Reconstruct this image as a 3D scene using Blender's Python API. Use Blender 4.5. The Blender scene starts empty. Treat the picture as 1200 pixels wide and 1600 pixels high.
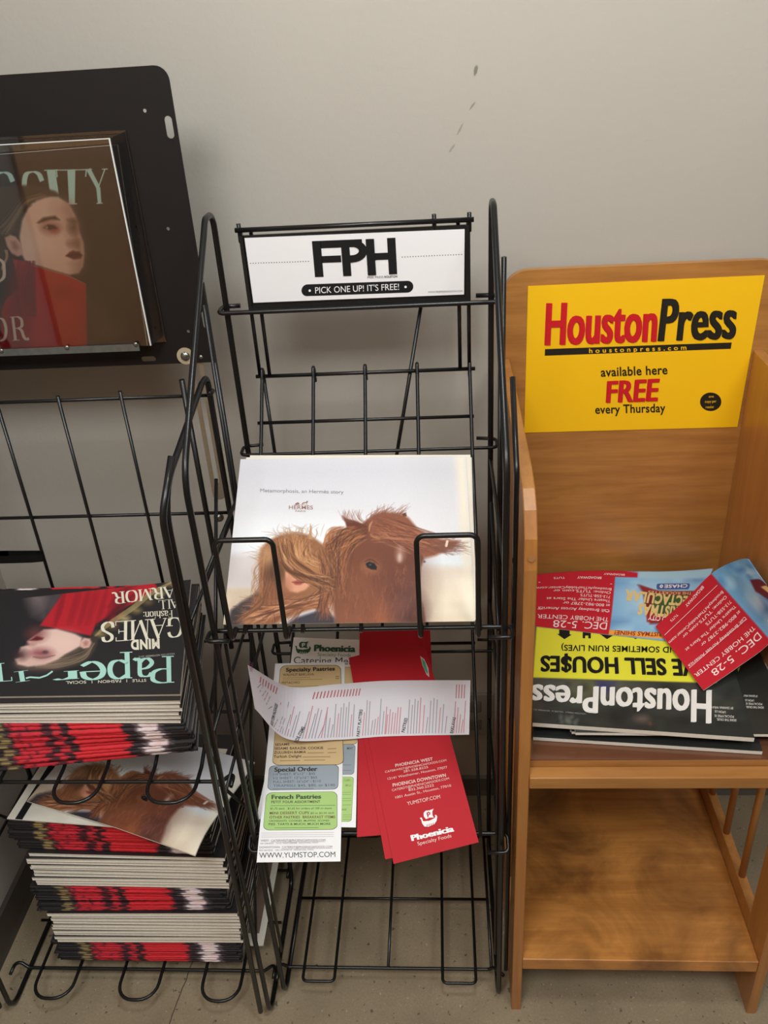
import bpy, bmesh, math, random
import numpy as np
from mathutils import Vector, Matrix
from math import sin, cos, pi, radians

random.seed(7)
sc = bpy.context.scene
COL = sc.collection

# ------------------------------------------------------------------ camera, light, exposure
CAM_H, PITCH, ROLL, YAW, FPX = 1.5, radians(29.85), radians(-3.8), radians(4.76), 1340.0
_R = Vector((cos(YAW), sin(YAW), 0)); _F0 = Vector((-sin(YAW), cos(YAW), 0)); _U0 = Vector((0, 0, 1))
_F = _F0 * cos(PITCH) - _U0 * sin(PITCH); _U = _U0 * cos(PITCH) + _F0 * sin(PITCH)
CR = _R * cos(ROLL) + _U * sin(ROLL); CU = -_R * sin(ROLL) + _U * cos(ROLL); CF = _F
CC = Vector((0, 0, CAM_H))
cam = bpy.data.cameras.new('camera'); camo = bpy.data.objects.new('camera', cam); COL.objects.link(camo)
M = Matrix.Identity(4)
for i, ax in enumerate((CR, CU, -CF)):
    for j in range(3): M[j][i] = ax[j]
M.translation = CC
camo.matrix_world = M
cam.sensor_fit = 'VERTICAL'; cam.sensor_height = 24.0; cam.sensor_width = 18.0
cam.lens = FPX / 1600.0 * 24.0; cam.clip_start = 0.02
sc.camera = camo

vs = sc.view_settings
vs.view_transform = 'Standard'; vs.look = 'None'; vs.gamma = 1.0; vs.use_curve_mapping = False
vs.exposure = 0.19
w = bpy.data.worlds.new('room_ambient'); sc.world = w; w.use_nodes = True
w.node_tree.nodes['Background'].inputs[0].default_value = (1.0, 0.93, 0.85, 1)
w.node_tree.nodes['Background'].inputs[1].default_value = 0.13

def area(name, loc, target, sx, sy, power, col):
    l = bpy.data.lights.new(name, 'AREA'); l.shape = 'RECTANGLE'; l.size = sx; l.size_y = sy
    l.energy = power; l.color = col
    o = bpy.data.objects.new(name, l); COL.objects.link(o); o.location = loc
    d = Vector(target) - Vector(loc); o.rotation_euler = d.to_track_quat('-Z', 'Y').to_euler()
    return o
LC = (0.955, 1.0, 1.0)
area('ceiling_light_near_wall', (0.10, 0.50, 2.66), (0.10, 0.72, 0), 0.30, 0.30, 9, LC)
area('ceiling_light_left', (-0.45, -0.35, 2.66), (-0.42, 0.35, 0.6), 0.7, 1.0, 37, LC)
area('ceiling_light_right', (0.95, -0.35, 2.66), (0.75, 0.35, 0.6), 0.7, 1.0, 29, LC)
def spot(name, loc, target, power, deg, blend, rad, col):
    l = bpy.data.lights.new(name, 'SPOT'); l.energy = power; l.spot_size = radians(deg); l.spot_blend = blend; l.shadow_soft_size = rad; l.color = col
    o = bpy.data.objects.new(name, l); COL.objects.link(o); o.location = loc
    o.rotation_euler = (Vector(target) - Vector(loc)).to_track_quat('-Z', 'Y').to_euler(); return o
spot('wall_spot_light', (0.20, 0.0, 2.60), (0.15, 1.35, 2.02), 50, 68, 1.0, 0.08, LC)

def ray(px, py): return CF + CR * ((px - 600) / FPX) - CU * ((py - 800) / FPX)
def at(px, py, axis, val):
    """the point of the plane x/y/z = val seen at a pixel of the photograph"""
    d = ray(px, py); i = 'xyz'.index(axis); return CC + d * ((val - CC[i]) / d[i])
def at_plane(px, py, P, n):
    d = ray(px, py); n = Vector(n); return CC + d * ((Vector(P) - CC).dot(n) / d.dot(n))

# ------------------------------------------------------------------ helpers
def lin(c):
    return tuple(((v / 255.0) / 12.92 if v / 255.0 <= 0.04045 else ((v / 255.0 + 0.055) / 1.055) ** 2.4) for v in c)
MATS = {}
def mat(name, rgb, rough=0.6, metal=0.0, spec=0.5, coat=0.0, bump=0.0, bscale=200.0, var=0.0, vscale=30.0):
    if name in MATS: return MATS[name]
    m = bpy.data.materials.new(name); m.use_nodes = True; nt = m.node_tree; b = nt.nodes['Principled BSDF']
    col = lin(rgb) + (1,)
    b.inputs['Base Color'].default_value = col; b.inputs['Roughness'].default_value = rough
    b.inputs['Metallic'].default_value = metal; b.inputs['Specular IOR Level'].default_value = spec
    b.inputs['Coat Weight'].default_value = coat; b.inputs['Coat Roughness'].default_value = 0.12
    if var or bump:
        tc = nt.nodes.new('ShaderNodeTexCoord')
    if var:
        n = nt.nodes.new('ShaderNodeTexNoise'); n.inputs['Scale'].default_value = vscale; n.inputs['Detail'].default_value = 4
        nt.links.new(tc.outputs['Object'], n.inputs['Vector'])
        r = nt.nodes.new('ShaderNodeMapRange'); r.inputs[3].default_value = 1 - var; r.inputs[4].default_value = 1 + var
        nt.links.new(n.outputs['Fac'], r.inputs[0])
        x = nt.nodes.new('ShaderNodeMix'); x.data_type = 'RGBA'; x.blend_type = 'MULTIPLY'; x.inputs[0].default_value = 1
        x.inputs[6].default_value = col; nt.links.new(r.outputs[0], x.inputs[7]); nt.links.new(x.outputs[2], b.inputs['Base Color'])
    if bump:
        n2 = nt.nodes.new('ShaderNodeTexNoise'); n2.inputs['Scale'].default_value = bscale; n2.inputs['Detail'].default_value = 3
        nt.links.new(tc.outputs['Object'], n2.inputs['Vector'])
        bp = nt.nodes.new('ShaderNodeBump'); bp.inputs['Strength'].default_value = bump; bp.inputs['Distance'].default_value = 0.002
        nt.links.new(n2.outputs['Fac'], bp.inputs['Height']); nt.links.new(bp.outputs[0], b.inputs['Normal'])
    MATS[name] = m
    return m

class NT:
    """small node-graph helper"""
    def __init__(s, m): s.t = m.node_tree; s.b = s.t.nodes['Principled BSDF']
    def n(s, kind, **kw):
        x = s.t.nodes.new('ShaderNode' + kind)
        for k, v in kw.items(): setattr(x, k, v)
        return x
    def l(s, a, b): s.t.links.new(a, b)
    def math(s, op, a, b=None, clamp=False):
        x = s.n('Math', operation=op); x.use_clamp = clamp
        for i, v in enumerate((a, b)):
            if v is None: continue
            if isinstance(v, (int, float)): x.inputs[i].default_value = v
            else: s.l(v, x.inputs[i])
        return x.outputs[0]
    def mix(s, fac, a, b, blend='MIX'):
        x = s.n('Mix', data_type='RGBA', blend_type=blend)
        for i, v in ((0, fac), (6, a), (7, b)):
            if isinstance(v, (int, float)): x.inputs[i].default_value = v
            elif isinstance(v, tuple): x.inputs[i].default_value = tuple(v) + ((1,) if len(v) == 3 else ())
            else: s.l(v, x.inputs[i])
        return x.outputs[2]
    def noise(s, vec, scale, detail=4, rough=0.5, dist=0.0):
        x = s.n('TexNoise'); x.inputs['Scale'].default_value = scale; x.inputs['Detail'].default_value = detail
        x.inputs['Roughness'].default_value = rough; x.inputs['Distortion'].default_value = dist
        s.l(vec, x.inputs['Vector']); return x.outputs['Fac']
    def ramp(s, v, lo, hi, a=0.0, b=1.0):
        x = s.n('MapRange'); x.inputs[1].default_value = lo; x.inputs[2].default_value = hi
        x.inputs[3].default_value = a; x.inputs[4].default_value = b; s.l(v, x.inputs[0]); return x.outputs[0]
def newmat(name):
    m = bpy.data.materials.new(name); m.use_nodes = True; MATS[name] = m; return m

def obj(name, bm, mats, parent=None, smooth=False):
    me = bpy.data.meshes.new(name); bm.to_mesh(me); bm.free()
    for m in (mats if isinstance(mats, (list, tuple)) else [mats]): me.materials.append(m)
    if smooth:
        for p in me.polygons: p.use_smooth = True
    o = bpy.data.objects.new(name, me); COL.objects.link(o)
    if parent is not None: o.parent = parent
    return o
def tag(o, label=None, cat=None, group=None, kind=None):
    if label: o['label'] = label
    if cat: o['category'] = cat
    if group: o['group'] = group
    if kind: o['kind'] = kind
    return o
def thing(name, label, cat, loc, group=None):
    o = bpy.data.objects.new(name, None); COL.objects.link(o); o.location = loc; o.empty_display_size = 0.05
    return tag(o, label, cat, group)
def keep(o, parent):
    """parent a mesh built in world coordinates without moving it"""
    o.parent = parent; o.matrix_parent_inverse = Matrix.Translation(-parent.location); return o

def fillet(pts, r, closed=False, n=6):
    pts = [Vector(p) for p in pts]; out = []; N = len(pts)
    for i, p in enumerate(pts):
        if not closed and i in (0, N - 1): out.append(p); continue
        a = pts[i - 1] - p; b = pts[(i + 1) % N] - p
        la, lb = a.length, b.length
        if la < 1e-6 or lb < 1e-6: continue
        a /= la; b /= lb; ang = a.angle(b)
        if ang > pi - 0.02: out.append(p); continue
        rr = r[i] if isinstance(r, (list, tuple)) else r
        t = min(rr / math.tan(ang / 2), la * 0.49, lb * 0.49); rr = t * math.tan(ang / 2)
        c = p + (a + b).normalized() * (rr / sin(ang / 2)); s = p + a * t - c; e = p + b * t - c
        tot = s.angle(e)
        for k in range(n + 1):
            f = k / n
            out.append(c + (s * sin((1 - f) * tot) + e * sin(f * tot)) / max(sin(tot), 1e-6))
    return out
def tube(bm, pts, r, closed=False, n=8, fil=0.0):
    pts = fillet(pts, fil, closed) if fil else [Vector(p) for p in pts]
    N = len(pts); rings = []; prev = None
    for i, p in enumerate(pts):
        if closed: t = (pts[(i + 1) % N] - pts[i - 1])
        else: t = pts[min(i + 1, N - 1)] - pts[max(i - 1, 0)]
        t.normalize()
        if prev is None:
            u = t.orthogonal().normalized()
        else:
            u = (prev - t * prev.dot(t)).normalized()
        prev = u; v = t.cross(u)
        rings.append([bm.verts.new(p + (u * cos(2 * pi * k / n) + v * sin(2 * pi * k / n)) * r) for k in range(n)])
    for i in range(N if closed else N - 1):
        A, B = rings[i], rings[(i + 1) % N]
        if closed and i == N - 1:
            off = min(range(n), key=lambda o: (A[0].co - B[o].co).length)
            B = B[off:] + B[:off]
        for k in range(n):
            f = bm.faces.new((A[k], A[(k + 1) % n], B[(k + 1) % n], B[k])); f.smooth = True
    if not closed:
        bm.faces.new(rings[0][::-1]); bm.faces.new(rings[-1])
def box(bm, x0, x1, y0, y1, z0, z1, mi=0, bev=0.0):
    v = [bm.verts.new((x, y, z)) for x in (x0, x1) for y in (y0, y1) for z in (z0, z1)]
    fs = [(0, 1, 3, 2), (4, 6, 7, 5), (0, 4, 5, 1), (2, 3, 7, 6), (0, 2, 6, 4), (1, 5, 7, 3)]
    fl = []
    for f in fs:
        q = bm.faces.new([v[i] for i in f]); q.material_index = mi; fl.append(q)
    if bev:
        es = list({e for f in fl for e in f.edges})
        bmesh.ops.bevel(bm, geom=es, offset=bev, segments=2, affect='EDGES', profile=0.5)
def prism(bm, pts, axis, a, b, mi=0):
    """outline in the other two axes (given as (p,q)), extruded from a to b along axis"""
    def P(p, q, t): return {'x': (t, p, q), 'y': (p, t, q), 'z': (p, q, t)}[axis]
    A = [bm.verts.new(P(p, q, a)) for p, q in pts]; B = [bm.verts.new(P(p, q, b)) for p, q in pts]
    fa = bm.faces.new(A); fb = bm.faces.new(B[::-1]); fa.material_index = fb.material_index = mi
    n = len(pts)
    for i in range(n):
        f = bm.faces.new((A[i], B[i], B[(i + 1) % n], A[(i + 1) % n])); f.material_index = mi
    bmesh.ops.recalc_face_normals(bm, faces=bm.faces[:])
def cyl(bm, c, axis, r, h, n=20, r2=None):
    axis = Vector(axis).normalized(); u = axis.orthogonal().normalized(); v = axis.cross(u); c = Vector(c)
    A = [bm.verts.new(c + (u * cos(2 * pi * k / n) + v * sin(2 * pi * k / n)) * r) for k in range(n)]
    B = [bm.verts.new(c + axis * h + (u * cos(2 * pi * k / n) + v * sin(2 * pi * k / n)) * (r2 or r)) for k in range(n)]
    bm.faces.new(A[::-1]); bm.faces.new(B)
    for k in range(n): bm.faces.new((A[k], A[(k + 1) % n], B[(k + 1) % n], B[k])).smooth = True

# ------------------------------------------------------------------ surface materials
def make_wall_paint():
    m = newmat('wall_paint'); g = NT(m); tc = g.n('TexCoord'); v = tc.outputs['Object']
    big = g.noise(v, 3.0, 3); base = g.mix(g.ramp(big, 0.3, 0.7), lin((172, 165, 155)), lin((176, 169, 159)))
    sep = g.n('SeparateXYZ'); g.l(v, sep.inputs[0]); wob = g.noise(v, 160, 4)
    tot = None
    for (x, z, rx, rz, sl, k) in ((0.0565, 1.430, 0.0028, 0.0068, 0.25, 0.75), (0.0515, 1.385, 0.0020, 0.0050, 0.8, 0.5), (0.034, 1.356, 0.0017, 0.0075, 0.55, 0.42), (0.022, 1.331, 0.0022, 0.0055, 0.7, 0.36)):
        dz = g.math('SUBTRACT', sep.outputs[2], z)
        dx = g.math('SUBTRACT', g.math('SUBTRACT', sep.outputs[0], x), g.math('MULTIPLY', dz, sl))
        d = g.math('ADD', g.math('POWER', g.math('ABSOLUTE', g.math('DIVIDE', dx, rx)), 2.0), g.math('POWER', g.math('ABSOLUTE', g.math('DIVIDE', dz, rz)), 2.0))
        d = g.math('ADD', d, g.math('MULTIPLY', g.math('SUBTRACT', wob, 0.5), 2.2))
        f = g.math('MULTIPLY', g.ramp(d, 0.5, 1.3, 1, 0), k)
        tot = f if tot is None else g.math('MAXIMUM', tot, f)
    c = g.mix(tot, base, lin((92, 86, 74)))
    g.l(c, g.b.inputs['Base Color']); g.b.inputs['Roughness'].default_value = 0.75
    bp = g.n('Bump'); bp.inputs['Strength'].default_value = 0.25; bp.inputs['Distance'].default_value = 0.0015
    g.l(g.noise(v, 130, 3), bp.inputs['Height']); g.l(bp.outputs[0], g.b.inputs['Normal'])
    return m
def make_concrete():
    m = newmat('polished_concrete'); g = NT(m); tc = g.n('TexCoord'); v = tc.outputs['Object']
    a = g.mix(g.ramp(g.noise(v, 7, 5), 0.3, 0.7), lin((132, 118, 95)), lin((160, 143, 117)))
    a = g.mix(g.math('MULTIPLY', g.ramp(g.noise(v, 240, 3, 0.7), 0.35, 0.75), 0.5), a, lin((114, 100, 80)))
    a = g.mix(g.math('MULTIPLY', g.ramp(g.noise(v, 95, 2), 0.66, 0.72), 0.75), a, lin((62, 56, 48)))
    a = g.mix(g.math('MULTIPLY', g.ramp(g.noise(v, 150, 2), 0.67, 0.73), 0.5), a, lin((186, 178, 162)))
    sep = g.n('SeparateXYZ'); g.l(v, sep.inputs[0])
    dx = g.math('SUBTRACT', g.math('SUBTRACT', sep.outputs[0], -0.505), g.math('MULTIPLY', g.math('SUBTRACT', sep.outputs[1], 0.832), 0.13))
    dx = g.math('ADD', dx, g.math('MULTIPLY', g.math('SUBTRACT', g.noise(v, 25, 3), 0.5), 0.008))
    crack = g.ramp(g.math('ABSOLUTE', dx), 0.0006, 0.0014, 0.85, 0.0)
    a = g.mix(crack, a, lin((48, 42, 36)))
    g.l(a, g.b.inputs['Base Color']); g.b.inputs['Roughness'].default_value = 0.45
    return m
def make_wood(name, dark, light, ax, rough=0.35, blotch=0.0, seed=0.0, fig=1.0):
    m = newmat(name); g = NT(m); tc = g.n('TexCoord'); mp = g.n('Mapping'); g.l(tc.outputs['Object'], mp.inputs[0])
    s = [9.0, 9.0, 9.0]; s['xyz'.index(ax)] = 1.1; mp.inputs['Scale'].default_value = s; mp.inputs['Location'].default_value = (seed, seed * 1.7, seed * .6)
    v = mp.outputs[0]
    f = g.noise(v, 1.6, 5, 0.55, 1.6 * fig); f2 = g.noise(v, 14, 3, 0.6, 0.3)
    s2 = [60.0, 60.0, 60.0]; s2['xyz'.index(ax)] = 3.0
    mp2 = g.n('Mapping'); g.l(tc.outputs['Object'], mp2.inputs[0]); mp2.inputs['Scale'].default_value = s2
    f3 = g.noise(mp2.outputs[0], 3.0, 3)
    k = g.math('ADD', g.math('MULTIPLY', f, 0.62), g.math('ADD', g.math('MULTIPLY', f2, 0.16), g.math('MULTIPLY', f3, 0.22)))
    c = g.mix(g.ramp(k, 0.34, 0.66), lin(dark), lin(light))
    if blotch:
        b = g.math('MULTIPLY', g.ramp(g.noise(tc.outputs['Object'], 7.0, 5, 0.6, 0.5), 0.42, 0.68), blotch)
        c = g.mix(b, c, lin((92, 54, 24)))
    g.l(c, g.b.inputs['Base Color']); g.b.inputs['Roughness'].default_value = rough
    g.b.inputs['Coat Weight'].default_value = 0.25; g.b.inputs['Coat Roughness'].default_value = 0.25
    return m
WALL = make_wall_paint(); FLOOR = make_concrete()
WOOD_X = make_wood('maple_wood_along', (148, 98, 48), (184, 128, 67), 'x', seed=0.3)
WOOD_Z = make_wood('maple_wood_upright', (156, 101, 49), (184, 126, 64), 'z', seed=2.1)
WOOD_SH = make_wood('maple_wood_worn', (172, 110, 50), (212, 146, 74), 'x', rough=0.4, blotch=0.8, seed=4.4)
WOOD_END = mat('maple_edge', (204, 152, 98), 0.45, var=0.10, vscale=60)
BLACK = mat('black_wire_coating', (17, 17, 18), 0.34, spec=0.4, coat=0.15)
STEEL = mat('black_steel_panel', (24, 20, 19), 0.55, spec=0.3, bump=0.15, bscale=900)
ZINC = mat('zinc_plated_steel', (150, 150, 146), 0.32, metal=1.0, var=0.15, vscale=90)

# ------------------------------------------------------------------ the setting
bm = bmesh.new(); box(bm, -0.90, 2.2, 1.35, 1.42, -0.02, 2.72); tag(obj('wall_back', bm, WALL), kind='structure')
bm = bmesh.new(); box(bm, -0.95, -0.868, -2.2, 1.42, -0.02, 2.72); tag(obj('wall_left', bm, WALL), kind='structure')
bm = bmesh.new(); box(bm, -0.95, 2.2, -2.2, 1.42, -0.05, 0.0); tag(obj('floor', bm, FLOOR), kind='structure')
bm = bmesh.new(); box(bm, -0.95, 2.2, -2.2, 1.42, 2.70, 2.76); tag(obj('ceiling', bm, mat('ceiling_paint', (225, 222, 215), 0.8, var=0.02)), kind='structure')
bm = bmesh.new(); box(bm, -0.95, 2.2, -2.28, -2.2, -0.02, 2.72); tag(obj('wall_front', bm, mat('brown_wall_paint', (168, 140, 112), 0.7, var=0.04, vscale=4)), kind='structure')
bm = bmesh.new(); box(bm, -0.868, -0.858, -1.15, 0.50, 0.0, 2.08, bev=0.002); tag(obj('brown_reflector', bm, mat('brown_reflector_paint', (226, 172, 122), 0.5, var=0.05, vscale=5)), kind='structure')  # unseen brown panel, added for its reflection in the acrylic pocket
BASEM = mat('dark_rubber_base', (70, 63, 56), 0.4, var=0.12, vscale=15)
bm = bmesh.new(); prism(bm, [(-0.868, 0.0), (-0.852, 0.0), (-0.856, 0.012), (-0.861, 0.068), (-0.868, 0.073)], 'y', -2.2, 1.35); tag(obj('baseboard_left', bm, BASEM), kind='structure')
bm = bmesh.new(); prism(bm, [(1.35, 0.0), (1.337, 0.0), (1.341, 0.012), (1.344, 0.045), (1.35, 0.05)], 'x', -0.852, 2.2); tag(obj('baseboard_back', bm, mat('grey_rubber_base', (92, 87, 78), 0.45, var=0.1, vscale=15)), kind='structure')
# electrical outlet low on the back wall, behind the middle rack
t = thing('wall_outlet', 'grey electrical outlet plate low on the wall behind the middle rack', 'outlet', (0.047, 1.349, 0.23))
bm = bmesh.new(); box(bm, 0.005, 0.089, 1.344, 1.3498, 0.172, 0.288, bev=0.002); keep(obj('cover_plate', bm, mat('outlet_plate', (140, 138, 130), 0.4, var=0.03)), t)
for zz in (0.205, 0.255):
    bm = bmesh.new(); box(bm, 0.031, 0.063, 1.3418, 1.346, zz - 0.014, zz + 0.014, bev=0.003); keep(obj('socket', bm, mat('outlet_socket', (112, 110, 104), 0.4, var=0.03)), t)
# ------------------------------------------------------------------ middle wire rack
XL, XR, RR, RW = -0.307, 0.071, 0.0043, 0.0027
rack = thing('wire_newspaper_rack', 'black wire rack with a white sign on top, in the middle', 'rack', (-0.118, 1.05, 0.0))
def part(name, bm, m, parent, label=None, smooth=False):
    o = keep(obj(name, bm, m, parent, smooth), parent)
    if label: o['label'] = label
    return o
def sub(name, bm, m, parent, label=None, smooth=False):
    """a sub-part: its parent part is already placed in world coordinates"""
    o = obj(name, bm, m, parent, smooth)
    o.parent = parent
    if label: o['label'] = label
    return o
def side_loop(bm, x, y0, y1, zb, zt, yt, r):
    tube(bm, [(x, y0, r), (x, y0, zb), (x, yt, zt), (x, y1, zt), (x, y1, r)], r, closed=True, n=10, fil=[0.028, 0.07, 0.02, 0.02, 0.028])
for x in (XL, XR):
    bm = bmesh.new(); side_loop(bm, x, 0.882, 1.2, 1.045, 1.285, 1.158, RR)
    s = 1 if x > 0 else -1
    f = part('side_frame', bm, BLACK, rack)
    bm = bmesh.new()
    for (yf, zf, yb, zb) in ((0.886, 0.90, 1.197, 0.90), (0.886, 0.63, 1.197, 0.63), (0.886, 0.36, 1.197, 0.36)):
        tube(bm, [(x, yf, zf), (x, yb, zb)], RW, n=8)
    tube(bm, [(x + s * 0.007, 1.11, 1.185), (x + s * 0.007, 1.10, 0.70), (x + s * 0.007, 0.89, 0.42)], RW, n=8, fil=0.03)
    tube(bm, [(x - s * 0.006, 1.07, 0.895), (x - s * 0.006, 0.90, 0.79), (x - s * 0.006, 0.89, 0.12)], RW, n=8, fil=0.03)
    part('side_brace', bm, BLACK, rack)
# two capped rods beside the right frame
bm = bmesh.new(); tube(bm, [(XR + 0.012, 1.13, 1.225), (XR + 0.012, 1.13, 0.05)], 0.0036, n=8)
tube(bm, [(XR + 0.013, 0.98, 1.118), (XR + 0.013, 0.90, 1.03), (XR + 0.013, 0.90, 0.06)], 0.0036, n=8, fil=0.03)
part('side_rail', bm, BLACK, rack)
# header that holds the sign
Y = 1.192
bm = bmesh.new()
tube(bm, [(-0.277, Y, 1.262), (0.047, Y, 1.261)], 0.0034, n=8)
for x in (-0.272, -0.006, 0.041): tube(bm, [(x, Y + 0.003, 1.245), (x, Y + 0.003, 1.270)], 0.0030, n=8)
tube(bm, [(-0.29, 1.214, 1.152), (-0.3160, 1.214, 1.1515), (-0.3160, 1.186, 1.150), (XR + 0.011, 1.186, 1.150), (XR + 0.011, 1.214, 1.1515), (0.05, 1.214, 1.152)], 0.0034, n=8, fil=0.008)
for (x0, x1) in ((-0.2715, -0.2715), (0.0395, 0.0395), (-0.257, -0.257), (0.026, 0.026)):
    tube(bm, [(x0, 1.199, 1.26), (x1, 1.199, 1.05)], 0.0028, n=8)
p0 = at(659, 470, 'y', 1.205); p1 = at(619, 716, 'y', 1.205); tube(bm, [p0, p0 + (p1 - p0) * 2.2], 0.0028, n=8)
p0 = at(412, 590, 'y', 1.205); p1 = at(430, 712, 'y', 1.205); tube(bm, [p0, p0 + (p1 - p0) * 2.2], 0.0028, n=8)
part('sign_support', bm, BLACK, rack)
bm = bmesh.new(); box(bm, -0.2725, 0.0405, Y + 0.0005, Y + 0.004, 1.1495, 1.2545)
for a in ((-0.2725, 0.0405, 1.1495, 1.1565), (-0.2725, -0.2675, 1.1565, 1.2545), (0.0355, 0.0405, 1.1565, 1.2545)):
    box(bm, a[0], a[1], Y - 0.003, Y + 0.0005, a[2], a[3])
holder = part('sign_holder', bm, mat('black_sign_frame', (20, 20, 20), 0.4, bump=0.05), rack)

# three tiers: bent wire grids that hang on the back legs and reach the front legs
GX = [-0.268, -0.191, -0.114, -0.037, 0.040]
def tier(z, straight=False):
    bm = bmesh.new()
    prof = [(1.2075, 1.034), (1.2065, 1.056), (1.1995, 1.060), (1.193, 1.045), ((1.182, 0.9955) if straight else (1.148, 0.992)), (1.11, 0.950), (0.885, 0.811)]
    for x in GX:
        tube(bm, [(x, y, zz + z) for y, zz in prof], RW, n=8, fil=0.004)
    tube(bm, [(-0.278, 1.2, 1.048 + z), (0.048, 1.2, 1.048 + z)], RW + 0.0003, n=8)
    yz = (1.152, 0.9715 + z) if straight else (1.152, 0.9935 + z)
    tube(bm, [(-0.274, *yz), (0.044, *yz)], RW, n=8)
    tube(bm, [(-0.285, 1.214, 0.929 + z), (-0.3162, 1.214, 0.927 + z), (-0.3162, 1.187, 0.925 + z), (XR + 0.0095, 1.187, 0.925 + z), (XR + 0.0095, 1.214, 0.927 + z), (0.05, 1.214, 0.929 + z)], RW, n=8, fil=0.008)
    hz = 0.796 if straight else 0.811
    tube(bm, [(-0.285, 0.870, hz + z), (-0.3162, 0.870, hz + z), (-0.3162, 0.895, 0.8085 + z), (XR + 0.0105, 0.895, 0.8085 + z), (XR + 0.0105, 0.870, hz + z), (0.05, 0.870, hz + z)], RW + 0.0004, n=8, fil=0.008)
    return part('wire_shelf', bm, BLACK, rack)
t1 = tier(0.0); t2 = tier(-0.395, True)
for a, b in ((-0.281, -0.209), (-0.036, 0.037)):
    bm = bmesh.new()
    tube(bm, [(a, 0.895, 0.812), (a, 0.868, 0.812), (a, 0.868, 0.966), (b, 0.868, 0.966), (b, 0.868, 0.812), (b, 0.895, 0.812)], 0.0034, n=10, fil=0.010)
    sub('front_stop', bm, BLACK, t1)
# bottom shelf: flat wires with squared loops at the front
bm = bmesh.new()
for a, b in ((-0.272, -0.216), (-0.026, 0.032)):
    tube(bm, [(a, 1.196, 0.045), (a, 0.884, 0.043), (b, 0.884, 0.043), (b, 1.196, 0.045)], RW, n=8, fil=0.008)
for x in (-0.298, -0.122, 0.060): tube(bm, [(x, 1.196, 0.045), (x, 0.912, 0.043)], RW, n=8)
tube(bm, [(-0.316, 0.880, 0.052), (-0.316, 0.912, 0.050), (-0.300, 0.912, 0.0395), (0.054, 0.912, 0.0395), (0.064, 0.912, 0.046), (0.080, 0.895, 0.050)], RW + 0.0003, n=8, fil=0.008)
tube(bm, [(-0.307, 1.194, 0.0405), (0.071, 1.194, 0.0405)], RW, n=8)
tube(bm, [(-0.298, 1.05, 0.0405), (0.060, 1.05, 0.0405)], RW, n=8)
part('wire_shelf', bm, BLACK, rack)

# ------------------------------------------------------------------ left wire rack with the steel header panel
AL, AR = -0.795, -0.328
rk = thing('wire_magazine_rack', 'wide black wire magazine rack with steel header panel, left of the sign rack', 'rack', (-0.56, 1.0, 0.0))
for x in (AL, AR):
    bm = bmesh.new(); tube(bm, [(x, 0.846, RR), (x, 0.858, 1.035), (x, 1.085, 1.083), (x, 1.117, 1.083), (x, 1.117, RR)], RR, closed=True, n=10, fil=[0.028, 0.06, 0.014, 0.014, 0.028])
    part('side_frame', bm, BLACK, rk)
    s = 1 if x > -0.5 else -1
    bm = bmesh.new()
    for zf in (0.85, 0.66, 0.545, 0.30): tube(bm, [(x, 0.853, zf), (x, 1.115, zf)], RW, n=8)
    tube(bm, [(x + s * -0.007, 1.10, 0.93), (x + s * -0.007, 0.86, 0.60)], RW, n=8)
    tube(bm, [(x + s * -0.007, 1.10, 0.56), (x + s * -0.007, 0.86, 0.16)], RW, n=8)
    tube(bm, [(x - s * 0.0075, 1.10, 0.16), (x - s * 0.0075, 0.86, 0.56)], RW, n=8)
    part('side_brace', bm, BLACK, rk)
    bm = bmesh.new()
    q = [(x + 0.013, 0.878, 1.076), (x + 0.002, 0.838, 1.018), (x - 0.011, 0.834, 0.035)] if s > 0 else [(x - 0.009, 0.878, 1.076), (x - 0.009, 0.838, 1.018), (x - 0.009, 0.834, 0.035)]
    tube(bm, q, 0.0043, n=10, fil=0.05)
    part('front_rail', bm, BLACK, rk)
# grid at the back
bm = bmesh.new()
for k in range(6):
    x = -0.365 - 0.0922 * k
    if x < AL - 0.1: continue
    top = (1.064 if k % 2 else 1.06)
    if k == 0: tube(bm, [(x, 1.119, 1.078), (x, 1.119, 0.60)], 0.0042, n=8)
    else: tube(bm, [(x, 1.119, top), (x, 1.119, 0.60)], RW, n=8)
for z in (1.0515, 0.859): tube(bm, [(AL, 1.1235, z), (AR, 1.1235, z)], RW, n=8)
tube(bm, [(-0.327, 1.108, 1.062), (-0.3245, 1.108, 1.060), (-0.3245, 1.124, 1.058), (-0.33, 1.124, 1.056)], 0.0036, n=8, fil=0.006)
part('back_grid', bm, BLACK, rk)
def loop_shelf(z, loops, ybar, yfront, rise=0.0):
    bm = bmesh.new()
    for a, b in loops:
        if rise: tube(bm, [(a, 1.112, z + rise), (a, 0.915, z + .002), (a, yfront, z), (b, yfront, z), (b, 0.915, z + .002), (b, 1.112, z + rise)], RW + 0.0003, n=8, fil=[.03, .03, .03, .03, .03, .03])
        else: tube(bm, [(a, 1.116, z), (a, yfront, z), (b, yfront, z), (b, 1.116, z)], RW + 0.0003, n=8, fil=0.030)
    tube(bm, [(AL - 0.008, ybar - 0.02, z + 0.006), (AL - 0.008, ybar + 0.008, z + 0.006), (AL + 0.016, ybar, z - 0.0055), (AR - 0.016, ybar, z - 0.0055), (AR + 0.0045, ybar + 0.008, z + 0.006), (AR + 0.0045, ybar - 0.02, z + 0.006)], RW + 0.0004, n=8, fil=0.010)
    for y in (1.0, 1.114): tube(bm, [(AL, y, z - 0.0055 + rise * max(0, y - .915) / .197), (AR, y, z - 0.0055 + rise * max(0, y - .915) / .197)], RW, n=8)
    return part('wire_shelf', bm, BLACK, rk)
loop_shelf(0.535, [(-0.749, -0.683), (-0.592, -0.524), (-0.450, -0.378)], 0.892, 0.847, 0.088)
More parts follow.
